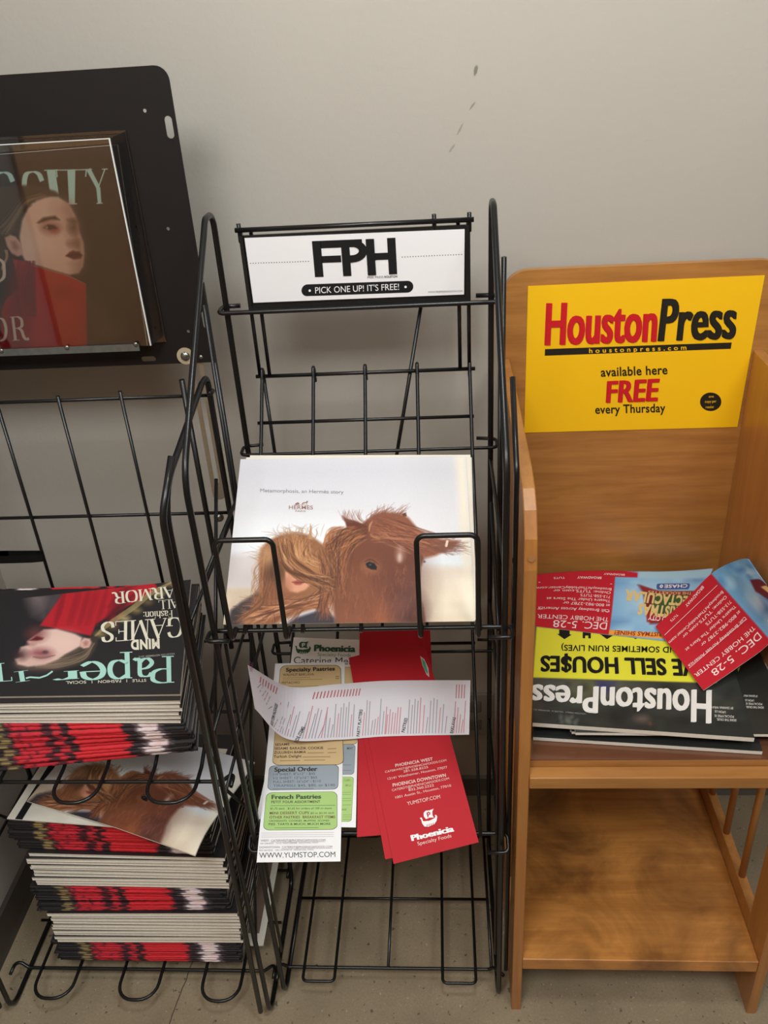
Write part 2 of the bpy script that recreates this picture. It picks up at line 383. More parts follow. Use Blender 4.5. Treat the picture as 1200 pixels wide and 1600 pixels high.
loop_shelf(0.043, [(-0.752, -0.682), (-0.598, -0.528), (-0.449, -0.381)], 0.905, 0.846)
# flat black strap tied round the grid wires
bm = bmesh.new()
pts = [(-0.800, 1.108, 0.793), (-0.72, 1.1075, 0.792), (-0.66, 1.109, 0.7915), (-0.640, 1.1115, 0.7915), (-0.6375, 1.117, 0.7915), (-0.641, 1.1225, 0.7915), (-0.70, 1.1235, 0.792), (-0.80, 1.1235, 0.793)]
F = [Vector(p) for p in fillet(pts, 0.004)]
vv = [[bm.verts.new((p.x, p.y, p.z + dz)) for dz in (-0.007, 0.007)] for p in F]
for a, b in zip(vv[:-1], vv[1:]): bm.faces.new((a[0], b[0], b[1], a[1]))
bmesh.ops.solidify(bm, geom=bm.faces[:], thickness=0.0016)
part('strap', bm, mat('black_strap', (26, 26, 26), 0.45, bump=0.1), rk)

# steel header panel, holes really cut through
PX0, PX1, PZ0, PZ1, PY = -0.860, -0.336, 1.073, 1.466, 1.200
def rrect(x0, x1, z0, z1, r, n=6, corners=(1, 1, 1, 1)):
    out = []
    for (cx, cz, a0, k) in ((x1 - r, z1 - r, 0, 0), (x0 + r, z1 - r, 90, 1), (x0 + r, z0 + r, 180, 2), (x1 - r, z0 + r, 270, 3)):
        if not corners[k]:
            out.append(((x1, z1), (x0, z1), (x0, z0), (x1, z0))[k]); continue
        for i in range(n + 1):
            a = radians(a0 + 90 * i / n); out.append((cx + r * cos(a), cz + r * sin(a)))
    return out
def plate_with_holes(outer, holes, y0, y1):
    bm = bmesh.new(); edges = []
    for lp in [outer] + holes:
        vs_ = [bm.verts.new((p[0], y0, p[1])) for p in lp]
        for i in range(len(vs_)): edges.append(bm.edges.new((vs_[i], vs_[(i + 1) % len(vs_)])))
    bmesh.ops.triangle_fill(bm, use_beauty=True, use_dissolve=False, edges=edges, normal=(0, -1, 0))
    r = bmesh.ops.extrude_face_region(bm, geom=bm.faces[:])
    for v in [g for g in r['geom'] if isinstance(g, bmesh.types.BMVert)]: v.co.y = y1
    bmesh.ops.recalc_face_normals(bm, faces=bm.faces[:])
    return bm
def pxz(px, py): q = at(px, py, 'y', PY); return q.x, q.z
holes = []
for (px, py) in ((226, 173), (262.5, 357.5), (294, 518)):
    x, z = pxz(px, py); holes.append([(x + 0.0024 * cos(2 * pi * k / 12), z + 0.0024 * sin(2 * pi * k / 12)) for k in range(12)])
x, z = pxz(264.5, 199); holes.append(rrect(x - 0.005, x + 0.005, z - 0.0135, z + 0.0135, 0.0048))
x, z = pxz(232, 561); holes.append(rrect(x - 0.011, x + 0.011, z - 0.0040, z + 0.0040, 0.0039))
x, z = pxz(320, 500); holes.append(rrect(x - 0.004, x + 0.004, z - 0.0125, z + 0.0125, 0.0039))
bm = plate_with_holes(rrect(PX0, PX1, PZ0, PZ1, 0.018, corners=(1, 1, 0, 0)), holes, PY, PY + 0.002)
panel = part('header_panel', bm, STEEL, rk)
bm = bmesh.new(); tube(bm, [(-0.338, 1.2055, 1.19), (-0.338, 1.2055, RR)], 0.0034, n=8)
tube(bm, [(-0.338, 1.2055, 0.006), (-0.338, 1.121, 0.006)], 0.0034, n=8)
part('panel_post', bm, BLACK, rk)
# slotted zinc strap with washer and bolts
sx0, sz0 = pxz(290, 556)
bm = bmesh.new(); bx = -0.3665
out = rrect(bx - 0.0105, bx + 0.0105, 0.838, 1.098, 0.0100)
sl = [rrect(bx - 0.0038, bx + 0.0038, 0.868, 1.07, 0.0036)]
bm = plate_with_holes(out, sl, 1.2035, 1.2055)
part('slotted_strap', bm, mat('brushed_zinc', (176, 172, 160), 0.35, metal=0.8, var=0.12, vscale=120), rk, 'pale slotted zinc strap')
def dome(bm, c, r, h, n=20):
    c = Vector(c); rings = []
    for i in range(5):
        a = i / 5 * pi / 2; rings.append([bm.verts.new(c + Vector((r * cos(a) * cos(2 * pi * k / n), -h * sin(a), r * cos(a) * sin(2 * pi * k / n)))) for k in range(n)])
    tip = bm.verts.new(c + Vector((0, -h, 0)))
    for a, b in zip(rings[:-1], rings[1:]):
        for k in range(n): bm.faces.new((a[k], a[(k + 1) % n], b[(k + 1) % n], b[k])).smooth = True
    for k in range(n): bm.faces.new((rings[-1][k], rings[-1][(k + 1) % n], tip)).smooth = True
bm = bmesh.new(); cyl(bm, (sx0, 1.200, sz0), (0, -1, 0), 0.0128, 0.0016, 28)
wsh = part('washer', bm, mat('washer_brass', (200, 186, 158), 0.4, metal=0.35, var=0.05), rk, 'pale round washer')
bm = bmesh.new(); dome(bm, (sx0, 1.1984, sz0), 0.0072, 0.0045)
part('bolt', bm, ZINC, rk)
x, z = pxz(314, 558)
bm = bmesh.new(); dome(bm, (x, 1.2, z), 0.0033, 0.002); part('rivet', bm, ZINC, rk)
b2 = at(342, 808, 'y', 1.2035)
bm = bmesh.new(); cyl(bm, b2, (0, -1, 0), 0.0085, 0.0012, 24); dome(bm, b2 + Vector((0, -0.0012, 0)), 0.0060, 0.0042); part('bolt', bm, ZINC, rk)

# acrylic pocket riveted to the panel
ACR = newmat('clear_acrylic'); g = NT(ACR); g.t.nodes.remove(g.b)
tr = g.n('BsdfTransparent'); tr.inputs[0].default_value = (0.975, 0.98, 0.98, 1); gl = g.n('BsdfGlossy'); gl.inputs['Roughness'].default_value = 0.03
fr = g.n('Fresnel'); fr.inputs[0].default_value = 1.49; mx = g.n('MixShader')
g.l(g.math('MULTIPLY', fr.outputs[0], 1.9), mx.inputs[0]); g.l(tr.outputs[0], mx.inputs[1]); g.l(gl.outputs[0], mx.inputs[2]); g.l(mx.outputs[0], g.t.nodes['Material Output'].inputs[0])
bm = bmesh.new(); X0, X1 = -0.860, -0.4165
box(bm, X0, X1, 1.168, 1.1695, 1.113, 1.388)
pk = part('acrylic_pocket', bm, ACR, rk, 'clear acrylic pocket')
bm = bmesh.new()
v = [bm.verts.new(p) for p in ((X1, 1.1688, 1.388), (X1, 1.1688, 1.112), (-0.4035, 1.198, 1.118), (-0.4035, 1.198, 1.393))]
bm.faces.new(v); bmesh.ops.solidify(bm, geom=bm.faces[:], thickness=0.0012)
sub('pocket_side', bm, ACR, pk)
bm = bmesh.new(); box(bm, X0, -0.4035, 1.1965, 1.1985, 1.108, 1.394); sub('pocket_back', bm, ACR, pk)
bm = bmesh.new(); box(bm, X1 - 0.0012, X1 + 0.0004, 1.1672, 1.1698, 1.113, 1.388); box(bm, X0, X1, 1.1676, 1.1698, 1.3872, 1.3882)
sub('pocket_edge', bm, mat('acrylic_edge_glint', (228, 230, 228), 0.3, var=0.05), pk)  # near-white colour stands in for the glint along the clear acrylic edge
bm = bmesh.new(); box(bm, X0, -0.4335, 1.1655, 1.1672, 1.1065, 1.1165)
sub('pocket_strip', bm, mat('galvanised_strip', (120, 126, 122), 0.45, metal=0.7, var=0.3, vscale=110), pk, 'galvanised metal strip')
for (px, py) in ((2, 548.5), (104.5, 543.5), (212, 538.5)):
    q = at(px, py, 'y', 1.1655); bm = bmesh.new(); dome(bm, q, 0.0036, 0.0018); sub('rivet', bm, ZINC, pk)

# ------------------------------------------------------------------ wooden stand on the right
st = thing('wooden_newspaper_stand', 'maple wood newspaper stand with a yellow sign on its back board', 'stand', (0.30, 1.1, 0.0))
def side_profile(y0):
    return [(0.865, 0.0), (0.865, 0.915), (0.872, 0.955), (0.890, 0.985), (0.915, 1.001), (0.96, 1.009), (1.02, 1.011), (1.10, 1.013), (1.20, 1.015), (1.322, 1.016), (1.322, 0.60), (0.93, 0.60), (0.93, 0.0)]
def spindle_side(x0, x1, nm):
    # upper solid cheek and front stile in one board, bottom rail, spindles between
    bm = bmesh.new(); prism(bm, side_profile(0), 'x', x0, x1)
    es = [e for e in bm.edges if abs(e.verts[0].co.x - e.verts[1].co.x) < 1e-6]
    bmesh.ops.bevel(bm, geom=es, offset=0.0012, segments=1, affect='EDGES')
    cheek = part('side_panel', bm, WOOD_Z, st)
    bm = bmesh.new(); box(bm, x0, x1, 0.93, 1.32, 0.0, 0.178, bev=0.0012); part('side_rail', bm, WOOD_Z, st)
    xm = (x0 + x1) / 2
    for y in (1.002, 1.093, 1.184, 1.275):
        bm = bmesh.new(); cyl(bm, (xm, y, 0.172), (0, 0, 1), 0.0062, 0.436, 14); part('spindle', bm, WOOD_Z, st)
    return cheek
cl = spindle_side(0.092, 0.108, 'l'); cr = spindle_side(0.4885, 0.5045, 'r')
for x in (0.1005, 0.4965):
    q = at(824.5, 863, 'x', 0.1005)
    bm = bmesh.new(); cyl(bm, (x, 0.8655, 0.932), (0, -1, 0.0), 0.0042, 0.0006, 18); part('wood_plug', bm, mat('wood_plug_brown', (168, 120, 74), 0.5, var=0.08), st)
bm = bmesh.new(); prism(bm, rrect(0.094, 0.521, 0.585, 1.156, 0.042, corners=(1, 1, 0, 0), n=10), 'y', 1.323, 1.337)
part('back_board', bm, make_wood('maple_back_board', (154, 99, 46), (188, 130, 66), 'x', rough=0.38, seed=7.7, fig=1.8), st)
# upper shelf: front rail, raised tray edge, dark hardboard bottom
bm = bmesh.new(); box(bm, 0.108, 0.4885, 0.862, 0.884, 0.546, 0.567, bev=0.0015); part('front_rail', bm, WOOD_X, st)
bm = bmesh.new(); box(bm, 0.108, 0.4885, 0.8845, 1.322, 0.552, 0.5775); part('upper_shelf', bm, [WOOD_X, WOOD_SH], st)
bm = bmesh.new(); box(bm, 0.1085, 0.488, 0.8850, 1.3215, 0.5776, 0.5795); part('shelf_liner', bm, mat('red_brown_hardboard', (104, 66, 46), 0.16, var=0.2, vscale=14, coat=0.3), st, 'glossy red-brown shelf liner')
bm = bmesh.new(); box(bm, 0.108, 0.4885, 0.867, 1.318, 0.114, 0.1405, bev=0.0015); part('lower_shelf', bm, WOOD_SH, st)
# ------------------------------------------------------------------ printed matter: glyphs, painted grids, sheets
_gc = {}
def glyphs(s, bold=0.0):
    """outline text as flat triangles, baseline y = 0, capital height 1, x from 0 to 1"""
    k = (s, bold)
    if k in _gc: return _gc[k]
    cu = bpy.data.curves.new('lettering', 'FONT'); cu.body = s; cu.offset = bold; cu.space_character = 1 + bold * 2.4; cu.resolution_u = 4; cu.fill_mode = 'FRONT'
    o = bpy.data.objects.new('lettering', cu); COL.objects.link(o)
    dg = bpy.context.evaluated_depsgraph_get(); me = o.evaluated_get(dg).to_mesh()
    V = np.array([v.co[:2] for v in me.vertices], float).reshape(-1, 2); Fs = [tuple(p.vertices) for p in me.polygons]
    o.evaluated_get(dg).to_mesh_clear(); bpy.data.objects.remove(o); bpy.data.curves.remove(cu)
    if len(V):
        V[:, 0] -= V[:, 0].min(); V[:, 0] /= max(V[:, 0].max(), 1e-6); V[:, 1] /= 0.684
    _gc[k] = (V, Fs); return V, Fs

# serif letters drawn as pen strokes: (points, thick or thin pen, smooth)
SER = {
 'A': (.78, [([(.05, 0), (.40, 1)], .22, 0), ([(.38, 1), (.72, 0)], 1, 0), ([(.17, .34), (.58, .34)], 0, 0), ([(0, 0), (.16, 0)], 0, 0), ([(.56, 0), (.86, 0)], 0, 0)]),
 'C': (.78, [([(.74, .72), (.66, .93), (.45, 1), (.2, .9), (.09, .5), (.2, .1), (.45, 0), (.66, .06), (.76, .28)], 1, 1)]),
 'D': (.80, [([(.16, 0), (.16, 1)], 1, 0), ([(.16, 1), (.42, 1), (.68, .82), (.72, .5), (.68, .18), (.42, 0), (.16, 0)], 1, 1), ([(.02, 1), (.2, 1)], 0, 0), ([(.02, 0), (.2, 0)], 0, 0)]),
 'E': (.66, [([(.16, 0), (.16, 1)], 1, 0), ([(.02, 1), (.58, 1), (.58, .82)], 0, 0), ([(.16, .52), (.46, .52)], 0, 0), ([(.46, .62), (.46, .42)], 0, 0), ([(.02, 0), (.6, 0), (.6, .2)], 0, 0)]),
 'F': (.62, [([(.16, 0), (.16, 1)], 1, 0), ([(.02, 1), (.58, 1), (.58, .82)], 0, 0), ([(.16, .52), (.46, .52)], 0, 0), ([(.46, .62), (.46, .42)], 0, 0), ([(.02, 0), (.32, 0)], 0, 0)]),
 'G': (.84, [([(.72, .74), (.64, .93), (.45, 1), (.2, .9), (.09, .5), (.2, .1), (.45, 0), (.64, .04), (.70, .12)], 1, 1), ([(.70, .02), (.70, .40)], 1, 0), ([(.54, .40), (.84, .40)], 0, 0)]),
 'I': (.36, [([(.18, 0), (.18, 1)], 1, 0), ([(.03, 1), (.33, 1)], 0, 0), ([(.03, 0), (.33, 0)], 0, 0)]),
 'L': (.62, [([(.16, 0), (.16, 1)], 1, 0), ([(.02, 1), (.32, 1)], 0, 0), ([(.02, 0), (.58, 0), (.58, .22)], 0, 0)]),
 'M': (.98, [([(.12, 0), (.14, 1)], .2, 0), ([(.14, 1), (.46, .02)], 1, 0), ([(.46, .02), (.80, 1)], .2, 0), ([(.80, 1), (.82, 0)], 1, 0), ([(.02, 0), (.24, 0)], 0, 0), ([(.68, 0), (.96, 0)], 0, 0), ([(.02, 1), (.16, 1)], 0, 0), ([(.8, 1), (.94, 1)], 0, 0)]),
 'O': (.84, [([(.42, 1), (.18, .9), (.09, .5), (.18, .1), (.42, 0), (.66, .1), (.75, .5), (.66, .9), (.42, 1)], 1, 1)]),
 'P': (.70, [([(.16, 0), (.16, 1)], 1, 0), ([(.16, 1), (.42, 1), (.60, .9), (.62, .74), (.58, .58), (.40, .48), (.16, .48)], 1, 1), ([(.02, 1), (.2, 1)], 0, 0), ([(.02, 0), (.34, 0)], 0, 0)]),
 'R': (.78, [([(.16, 0), (.16, 1)], 1, 0), ([(.16, 1), (.42, 1), (.58, .9), (.60, .76), (.56, .60), (.40, .52), (.16, .52)], 1, 1), ([(.36, .52), (.52, .40), (.58, .12), (.70, 0), (.80, .06)], 1, 1), ([(.02, 1), (.2, 1)], 0, 0), ([(.02, 0), (.34, 0)], 0, 0)]),
 'S': (.62, [([(.50, .76), (.46, .93), (.30, 1), (.12, .9), (.12, .70), (.30, .54), (.48, .40), (.52, .2), (.40, .04), (.24, 0), (.10, .08), (.06, .28)], 1, 1)]),
 'T': (.72, [([(.36, 0), (.36, 1)], 1, 0), ([(.04, .80), (.04, 1), (.68, 1), (.68, .80)], 0, 0), ([(.22, 0), (.5, 0)], 0, 0)]),
 'Y': (.76, [([(.08, 1), (.38, .46)], 1, 0), ([(.38, .46), (.68, 1)], .2, 0), ([(.38, .46), (.38, 0)], 1, 0), ([(0, 1), (.2, 1)], 0, 0), ([(.58, 1), (.78, 1)], 0, 0), ([(.24, 0), (.52, 0)], 0, 0)]),
 'a': (.58, [([(.10, .58), (.16, .68), (.30, .70), (.42, .60), (.42, .10), (.50, 0), (.56, .06)], 1, 1), ([(.42, .42), (.20, .36), (.08, .18), (.18, .02), (.32, .04), (.42, .16)], 1, 1)]),
 'c': (.54, [([(.46, .56), (.36, .69), (.24, .68), (.10, .48), (.10, .22), (.24, .01), (.38, .03), (.48, .16)], 1, 1)]),
 'e': (.58, [([(.10, .38), (.50, .38)], 0, 0), ([(.50, .38), (.46, .60), (.30, .70), (.14, .60), (.08, .36), (.16, .10), (.32, 0), (.50, .14)], 1, 1)]),
 'h': (.62, [([(.12, 0), (.12, 1)], 1, 0), ([(.12, .52), (.26, .68), (.42, .66), (.48, .5), (.48, 0)], 1, 1), ([(.02, 0), (.24, 0)], 0, 0), ([(.38, 0), (.6, 0)], 0, 0)]),
 'i': (.30, [([(.14, 0), (.14, .69)], 1, 0), ([(.02, .69), (.16, .69)], 0, 0), ([(.02, 0), (.28, 0)], 0, 0), ([(.14, .88), (.14, .97)], 1, 0)]),
 'n': (.62, [([(.12, 0), (.12, .69)], 1, 0), ([(.12, .52), (.26, .68), (.42, .66), (.48, .5), (.48, 0)], 1, 1), ([(.02, 0), (.24, 0)], 0, 0), ([(.38, 0), (.6, 0)], 0, 0), ([(.02, .69), (.14, .69)], 0, 0)]),
 'o': (.58, [([(.29, .70), (.13, .62), (.08, .35), (.13, .08), (.29, 0), (.45, .08), (.50, .35), (.45, .62), (.29, .70)], 1, 1)]),
 'p': (.62, [([(.12, -.30), (.12, .69)], 1, 0), ([(.12, .56), (.30, .70), (.48, .62), (.54, .35), (.48, .08), (.30, 0), (.12, .12)], 1, 1), ([(0, -.30), (.28, -.30)], 0, 0), ([(.02, .69), (.14, .69)], 0, 0)]),
 'r': (.44, [([(.12, 0), (.12, .69)], 1, 0), ([(.12, .48), (.22, .66), (.34, .70), (.42, .62)], .8, 1), ([(.02, 0), (.26, 0)], 0, 0), ([(.02, .69), (.14, .69)], 0, 0)]),
 's': (.46, [([(.36, .54), (.30, .68), (.16, .68), (.08, .54), (.20, .38), (.36, .26), (.38, .10), (.24, 0), (.10, .04), (.06, .18)], .9, 1)]),
 ':': (.24, [([(.12, 0), (.12, .10)], 1, 0), ([(.12, .50), (.12, .60)], 1, 0)]),
 ' ': (.3, []),
}
def crom(pts, n=6):
    P = [np.array(p, float) for p in pts]; P = [2 * P[0] - P[1]] + P + [2 * P[-1] - P[-2]]; out = []
    for i in range(1, len(P) - 2):
        for k in range(n):
            t = k / n; a, b, c, d = P[i - 1:i + 3]
            out.append(.5 * (2 * b + (c - a) * t + (2 * a - 5 * b + 4 * c - d) * t * t + (3 * b - a - 3 * c + d) * t ** 3))
    out.append(P[-2]); return np.array(out)
def serif(s, wt=0.15, thin=0.03, slant=0.0, track=0.0):
    """serif lettering as quads, same frame as glyphs()"""
    V = []; Fs = []; x = 0.0
    for ch in s:
        adv, strokes = SER[ch]
        for pts, th, sm in strokes:
            P = crom(pts) if sm else np.array(pts, float)
            hw = max(wt * th, thin) / 2
            for a, b in zip(P[:-1], P[1:]):
                d = b - a; L = np.hypot(*d)
                if L < 1e-6: continue
                nrm = np.array([-d[1], d[0]]) / L
                w_ = hw * abs(d[1]) / L + thin / 2 * abs(d[0]) / L if th else thin / 2
                w_ = max(w_, thin / 2); n_ = nrm * w_; e = d / L * (thin * .3)
                i = len(V)
                for q in (a - e - n_, b + e - n_, b + e + n_, a - e + n_): V.append((q[0] + x + slant * q[1], q[1]))
                Fs.append((i, i + 1, i + 2, i + 3))
        x += adv + track
    V = np.array(V); V[:, 0] -= V[:, 0].min(); V[:, 0] /= V[:, 0].max()
    return V, Fs

def homography(src, dst):
    A = []; b = []
    for (x, y), (u, v) in zip(src, dst):
        A.append([x, y, 1, 0, 0, 0, -u * x, -u * y]); b.append(u)
        A.append([0, 0, 0, x, y, 1, -v * x, -v * y]); b.append(v)
    h = np.linalg.solve(np.array(A, float), np.array(b, float)); return np.append(h, 1).reshape(3, 3)
def happly(Hm, P):
    P = np.asarray(P, float).reshape(-1, 2); q = np.c_[P, np.ones(len(P))] @ Hm.T; return q[:, :2] / q[:, 2:]
def project(p):
    d = Vector(p) - CC; z = d.dot(CF); return (600 + FPX * d.dot(CR) / z, 800 - FPX * d.dot(CU) / z)

class Art:
    """a picture printed on a sheet: painted into a small array, carried by the colours of the sheet's grid"""
    def __init__(s, W, H, rgb): s.W, s.H = W, H; s.a = np.empty((H, W, 3)); s.a[:] = rgb; s.rng = np.random.default_rng(5); s.K = None
    def P(s, pts): q = s.K(pts); return np.c_[q[:, 0] * s.W, (1 - q[:, 1]) * s.H]
    def _box(s, P, pad):
        x0 = int(max(0, math.floor(P[:, 0].min() - pad))); x1 = int(min(s.W, math.ceil(P[:, 0].max() + pad) + 1))
        y0 = int(max(0, math.floor(P[:, 1].min() - pad))); y1 = int(min(s.H, math.ceil(P[:, 1].max() + pad) + 1))
        return x0, x1, y0, y1
    def put(s, bx, al, rgb):
        x0, x1, y0, y1 = bx; r = s.a[y0:y1, x0:x1]; r += (np.asarray(rgb, float) - r) * al[..., None]
    def poly(s, pts, rgb, soft=1.0, alpha=1.0, smooth=False, raw=False):
        P = np.asarray(pts, float) if raw else s.P(pts)
        if smooth: P = crom(np.r_[P, P[:1]], 5)[:-1]
        bx = s._box(P, soft + 1); x0, x1, y0, y1 = bx
        if x1 <= x0 or y1 <= y0: return
        X, Y = np.meshgrid(np.arange(x0, x1) + .5, np.arange(y0, y1) + .5); ins = np.zeros(X.shape, bool); D = np.full(X.shape, 1e9)
        for (ax, ay), (bx_, by) in zip(P, np.roll(P, -1, 0)):
            c = (ay > Y) != (by > Y)
            if ay != by: ins ^= c & (X < (bx_ - ax) * (Y - ay) / (by - ay) + ax)
            dx, dy = bx_ - ax, by - ay; L = dx * dx + dy * dy + 1e-9
            t = np.clip(((X - ax) * dx + (Y - ay) * dy) / L, 0, 1); D = np.minimum(D, np.hypot(X - ax - t * dx, Y - ay - t * dy))
        al = np.clip(.5 + np.where(ins, D, -D) / soft, 0, 1) * alpha
        s.put(bx, al, rgb)
    def stroke(s, pts, wd, rgb, alpha=1.0, smooth=True, taper=True):
        P = s.P(pts); P = crom(P, 5) if smooth and len(P) > 2 else P
        bx = s._box(P, wd + 1); x0, x1, y0, y1 = bx
        if x1 <= x0 or y1 <= y0: return
        X, Y = np.meshgrid(np.arange(x0, x1) + .5, np.arange(y0, y1) + .5); A = np.zeros(X.shape); n = len(P) - 1
        for i in range(n):
            ax, ay = P[i]; dx, dy = P[i + 1] - P[i]; L = dx * dx + dy * dy + 1e-9
            t = np.clip(((X - ax) * dx + (Y - ay) * dy) / L, 0, 1); d = np.hypot(X - ax - t * dx, Y - ay - t * dy)
            f = (i + .5) / n; ww = wd * (1 - .7 * abs(2 * f - 1) ** 2 if taper else 1)
            A = np.maximum(A, np.clip(.5 + (ww / 2 - d), 0, 1) * min(1, ww * 1.2 + .2))
        s.put(bx, A * alpha, rgb)
    def dot(s, c, rx, ry, rgb, soft=0.3, alpha=1.0):
        """soft ellipse; radii in picture pixels along x and y"""
        k = [(c[0] + rx * cos(a), c[1] + ry * sin(a)) for a in np.linspace(0, 2 * pi, 17)[:-1]]
        P = s.P(k); m = max(np.ptp(P[:, 0]), np.ptp(P[:, 1])) / 2; s.poly(P, rgb, soft=max(1.0, soft * m * 2), alpha=alpha, raw=True)
    def mesh(s, VF, quad, rgb):
        V, Fs = VF; q = np.asarray(quad, float); u, v = V[:, :1], V[:, 1:]
        R = (q[0] * (1 - u) + q[1] * u) * (1 - v) + (q[3] * (1 - u) + q[2] * u) * v
        for f in Fs: s.poly(R[list(f)], rgb, 1.0)
    def grain(s, amp, cell=1):
        h, w_ = -(-s.H // cell), -(-s.W // cell); n = s.rng.normal(0, amp, (h, w_, 1)); n = np.repeat(np.repeat(n, cell, 0), cell, 1)[:s.H, :s.W]; s.a += n

PAPER_W = mat('white_paper', (232, 231, 230), 0.6, bump=0.04, bscale=500)
PAPER_N = mat('newsprint', (226, 219, 205), 0.7, var=0.03, vscale=60)
PAGE_E = mat('page_edges', (240, 234, 221), 0.7, var=0.10, vscale=260)
INK = mat('black_ink', (26, 25, 26), 0.7, spec=0.2, var=0.05)
INKS = {}
def ink(rgb, rough=0.55):
    n = 'ink_%d_%d_%d' % tuple(rgb)
    return mat(n, rgb, rough, var=0.02)
PRINT = newmat('printed_picture'); g = NT(PRINT); at_ = g.n('Attribute'); at_.attribute_name = 'print'; g.l(at_.outputs['Color'], g.b.inputs['Base Color']); g.b.inputs['Roughness'].default_value = 0.55; g.b.inputs['Specular IOR Level'].default_value = 0.3
PRINTM = newmat('printed_picture_matt'); g = NT(PRINTM); at_ = g.n('Attribute'); at_.attribute_name = 'print'; g.l(at_.outputs['Color'], g.b.inputs['Base Color']); g.b.inputs['Roughness'].default_value = 0.65

class Sheet:
    """a printed sheet, card or folded paper lying in the place; u runs right and v up as the photograph shows it"""
    def __init__(s, pts=None, px=None, plane=None, lift=0.0, thick=0.0006, nu=1, nv=1, bulge=None, base=PAPER_W, back=None, edge=None, eps=0.00022):
        if pts is None:
            n = Vector(plane[1]).normalized(); P = Vector(plane[0])
            if (CC - P).dot(n) < 0: n = -n
            pts = [at_plane(x, y, P + n * lift, n) for x, y in px]
        s.c = [Vector(p) for p in pts]; TL, TR, BR, BL = s.c
        n = (TR - BL).cross(TL - BR)
        s.n = n.normalized()
        if (CC - (TL + BR) / 2).dot(s.n) < 0: s.n = -s.n
        s.thick, s.nu, s.nv, s.bulge, s.eps = thick, nu, nv, bulge, eps
        s.mats = [base, back or base, edge or base]; s.geo = []; s.art = None
        s.Hm = homography([project(p) for p in s.c], [(0, 1), (1, 1), (1, 0), (0, 0)]); s.k = (0, 0, 1)
    def crop(s, ox, oy, sc_): s.k = (ox, oy, sc_); return s
    def uv(s, pts):
        P = np.asarray(pts, float).reshape(-1, 2) / s.k[2] + np.array(s.k[:2]); return happly(s.Hm, P)
    rows = None
    def pos(s, u, v, h=0.0):
        if s.rows is not None:
            def at_row(t, k):
                x = min(max(t, 0), .9999) * (len(s.rows) - 1); i = int(x); f = x - i; R = s.rows
                g4 = [Vector(R[min(max(i + j, 0), len(R) - 1)][k]) for j in (-1, 0, 1, 2)]
                if i == 0: g4[0] = g4[1] * 2 - g4[2]
                if i == len(R) - 2: g4[3] = g4[2] * 2 - g4[1]
                a, b, c, d = g4; return .5 * (2 * b + (c - a) * f + (2 * a - 5 * b + 4 * c - d) * f * f + (3 * b - a - 3 * c + d) * f ** 3)
            L, R_ = at_row(v, 0), at_row(v, 1); e = 0.01
            dv = at_row(min(v + e, 1), 0) * (1 - u) + at_row(min(v + e, 1), 1) * u - at_row(max(v - e, 0), 0) * (1 - u) - at_row(max(v - e, 0), 1) * u
            n = (R_ - L).cross(dv).normalized(); return L * (1 - u) + R_ * u + n * (h * s.flip)
        TL, TR, BR, BL = s.c; p = (BL * (1 - u) + BR * u) * (1 - v) + (TL * (1 - u) + TR * u) * v
        if s.bulge:
            b = s.bulge(u, v)
            return p + (b if isinstance(b, Vector) else s.n * b) + s.n * h
        return p + s.n * h
    def mi(s, m):
        if m not in s.mats: s.mats.append(m)
        return s.mats.index(m)
    def add(s, UV, Fs, m, layer=1): s.geo.append((UV, Fs, s.mi(m), layer))
    def poly(s, pts, m, layer=1):
        s.add(s.uv(pts), [tuple(range(len(pts)))], m, layer)
    def circle(s, c, r, m, layer=1, ry=None, n=28):
        s.poly([(c[0] + r * cos(2 * pi * k / n), c[1] + (ry or r) * sin(2 * pi * k / n)) for k in range(n)], m, layer)
    def line(s, a, b, wd, m, layer=1):
        a, b = np.array(a, float), np.array(b, float); d = b - a; n = np.array([-d[1], d[0]]) / np.hypot(*d) * wd / 2
        s.poly([a - n, b - n, b + n, a + n], m, layer)
    def rrect(s, quad, r, m, layer=1, n=5):
        """rounded rectangle inside a quad TL,TR,BR,BL; r as a fraction of width and of height"""
        q = [np.array(p, float) for p in quad]; out = []
        for (cx, cy, a0) in ((1 - r[0], 1 - r[1], 0), (r[0], 1 - r[1], 90), (r[0], r[1], 180), (1 - r[0], r[1], 270)):
            for i in range(n + 1):
                a = radians(a0 + 90 * i / n); u, v = cx + r[0] * cos(a), cy + r[1] * sin(a)
                out.append((q[3] * (1 - u) + q[2] * u) * (1 - v) + (q[0] * (1 - u) + q[1] * u) * v)
        s.poly(out, m, layer)
    def letters(s, VF, p0, p1, h, m, layer=2, top=None, lean=0.0):
        V, Fs = VF
        if not len(V): return
        p0, p1 = np.array(p0, float), np.array(p1, float); d = p1 - p0; L = np.hypot(*d); up = np.array([d[1], -d[0]]) / L * h + d / L * lean * h
        if top is not None: t0, t1 = np.array(top[0], float), np.array(top[1], float)
        else: t0, t1 = p0 + up, p1 + up
        u, v = V[:, :1], V[:, 1:]; R = (p0 * (1 - u) + p1 * u) * (1 - v) + (t0 * (1 - u) + t1 * u) * v
        s.add(s.uv(R), Fs, m, layer)
    def text(s, t, p0, p1, h, m, bold=0.0, layer=2, heavy=0.0, top=None, **kw):
        """heavy: extra stem width, as overprinted shifted copies"""
        n = 0 if not heavy else 4
        for k in range(n + 1):
            dx = (k / n - .5) * heavy if n else 0
            sh = lambda p: (p[0] + dx, p[1])
            s.letters(glyphs(t, bold), sh(p0), sh(p1), h, m, layer + k, top=[sh(p) for p in top] if top else None, **kw)
    def serif(s, t, p0, p1, h, m, layer=2, wt=.15, thin=.03, slant=0, track=0, top=None): s.letters(serif(t, wt, thin, slant, track), p0, p1, h, m, layer, top)
    def paint(s, W, H, rgb):
        s.art = Art(W, H, rgb); s.art.K = s.uv; return s.art
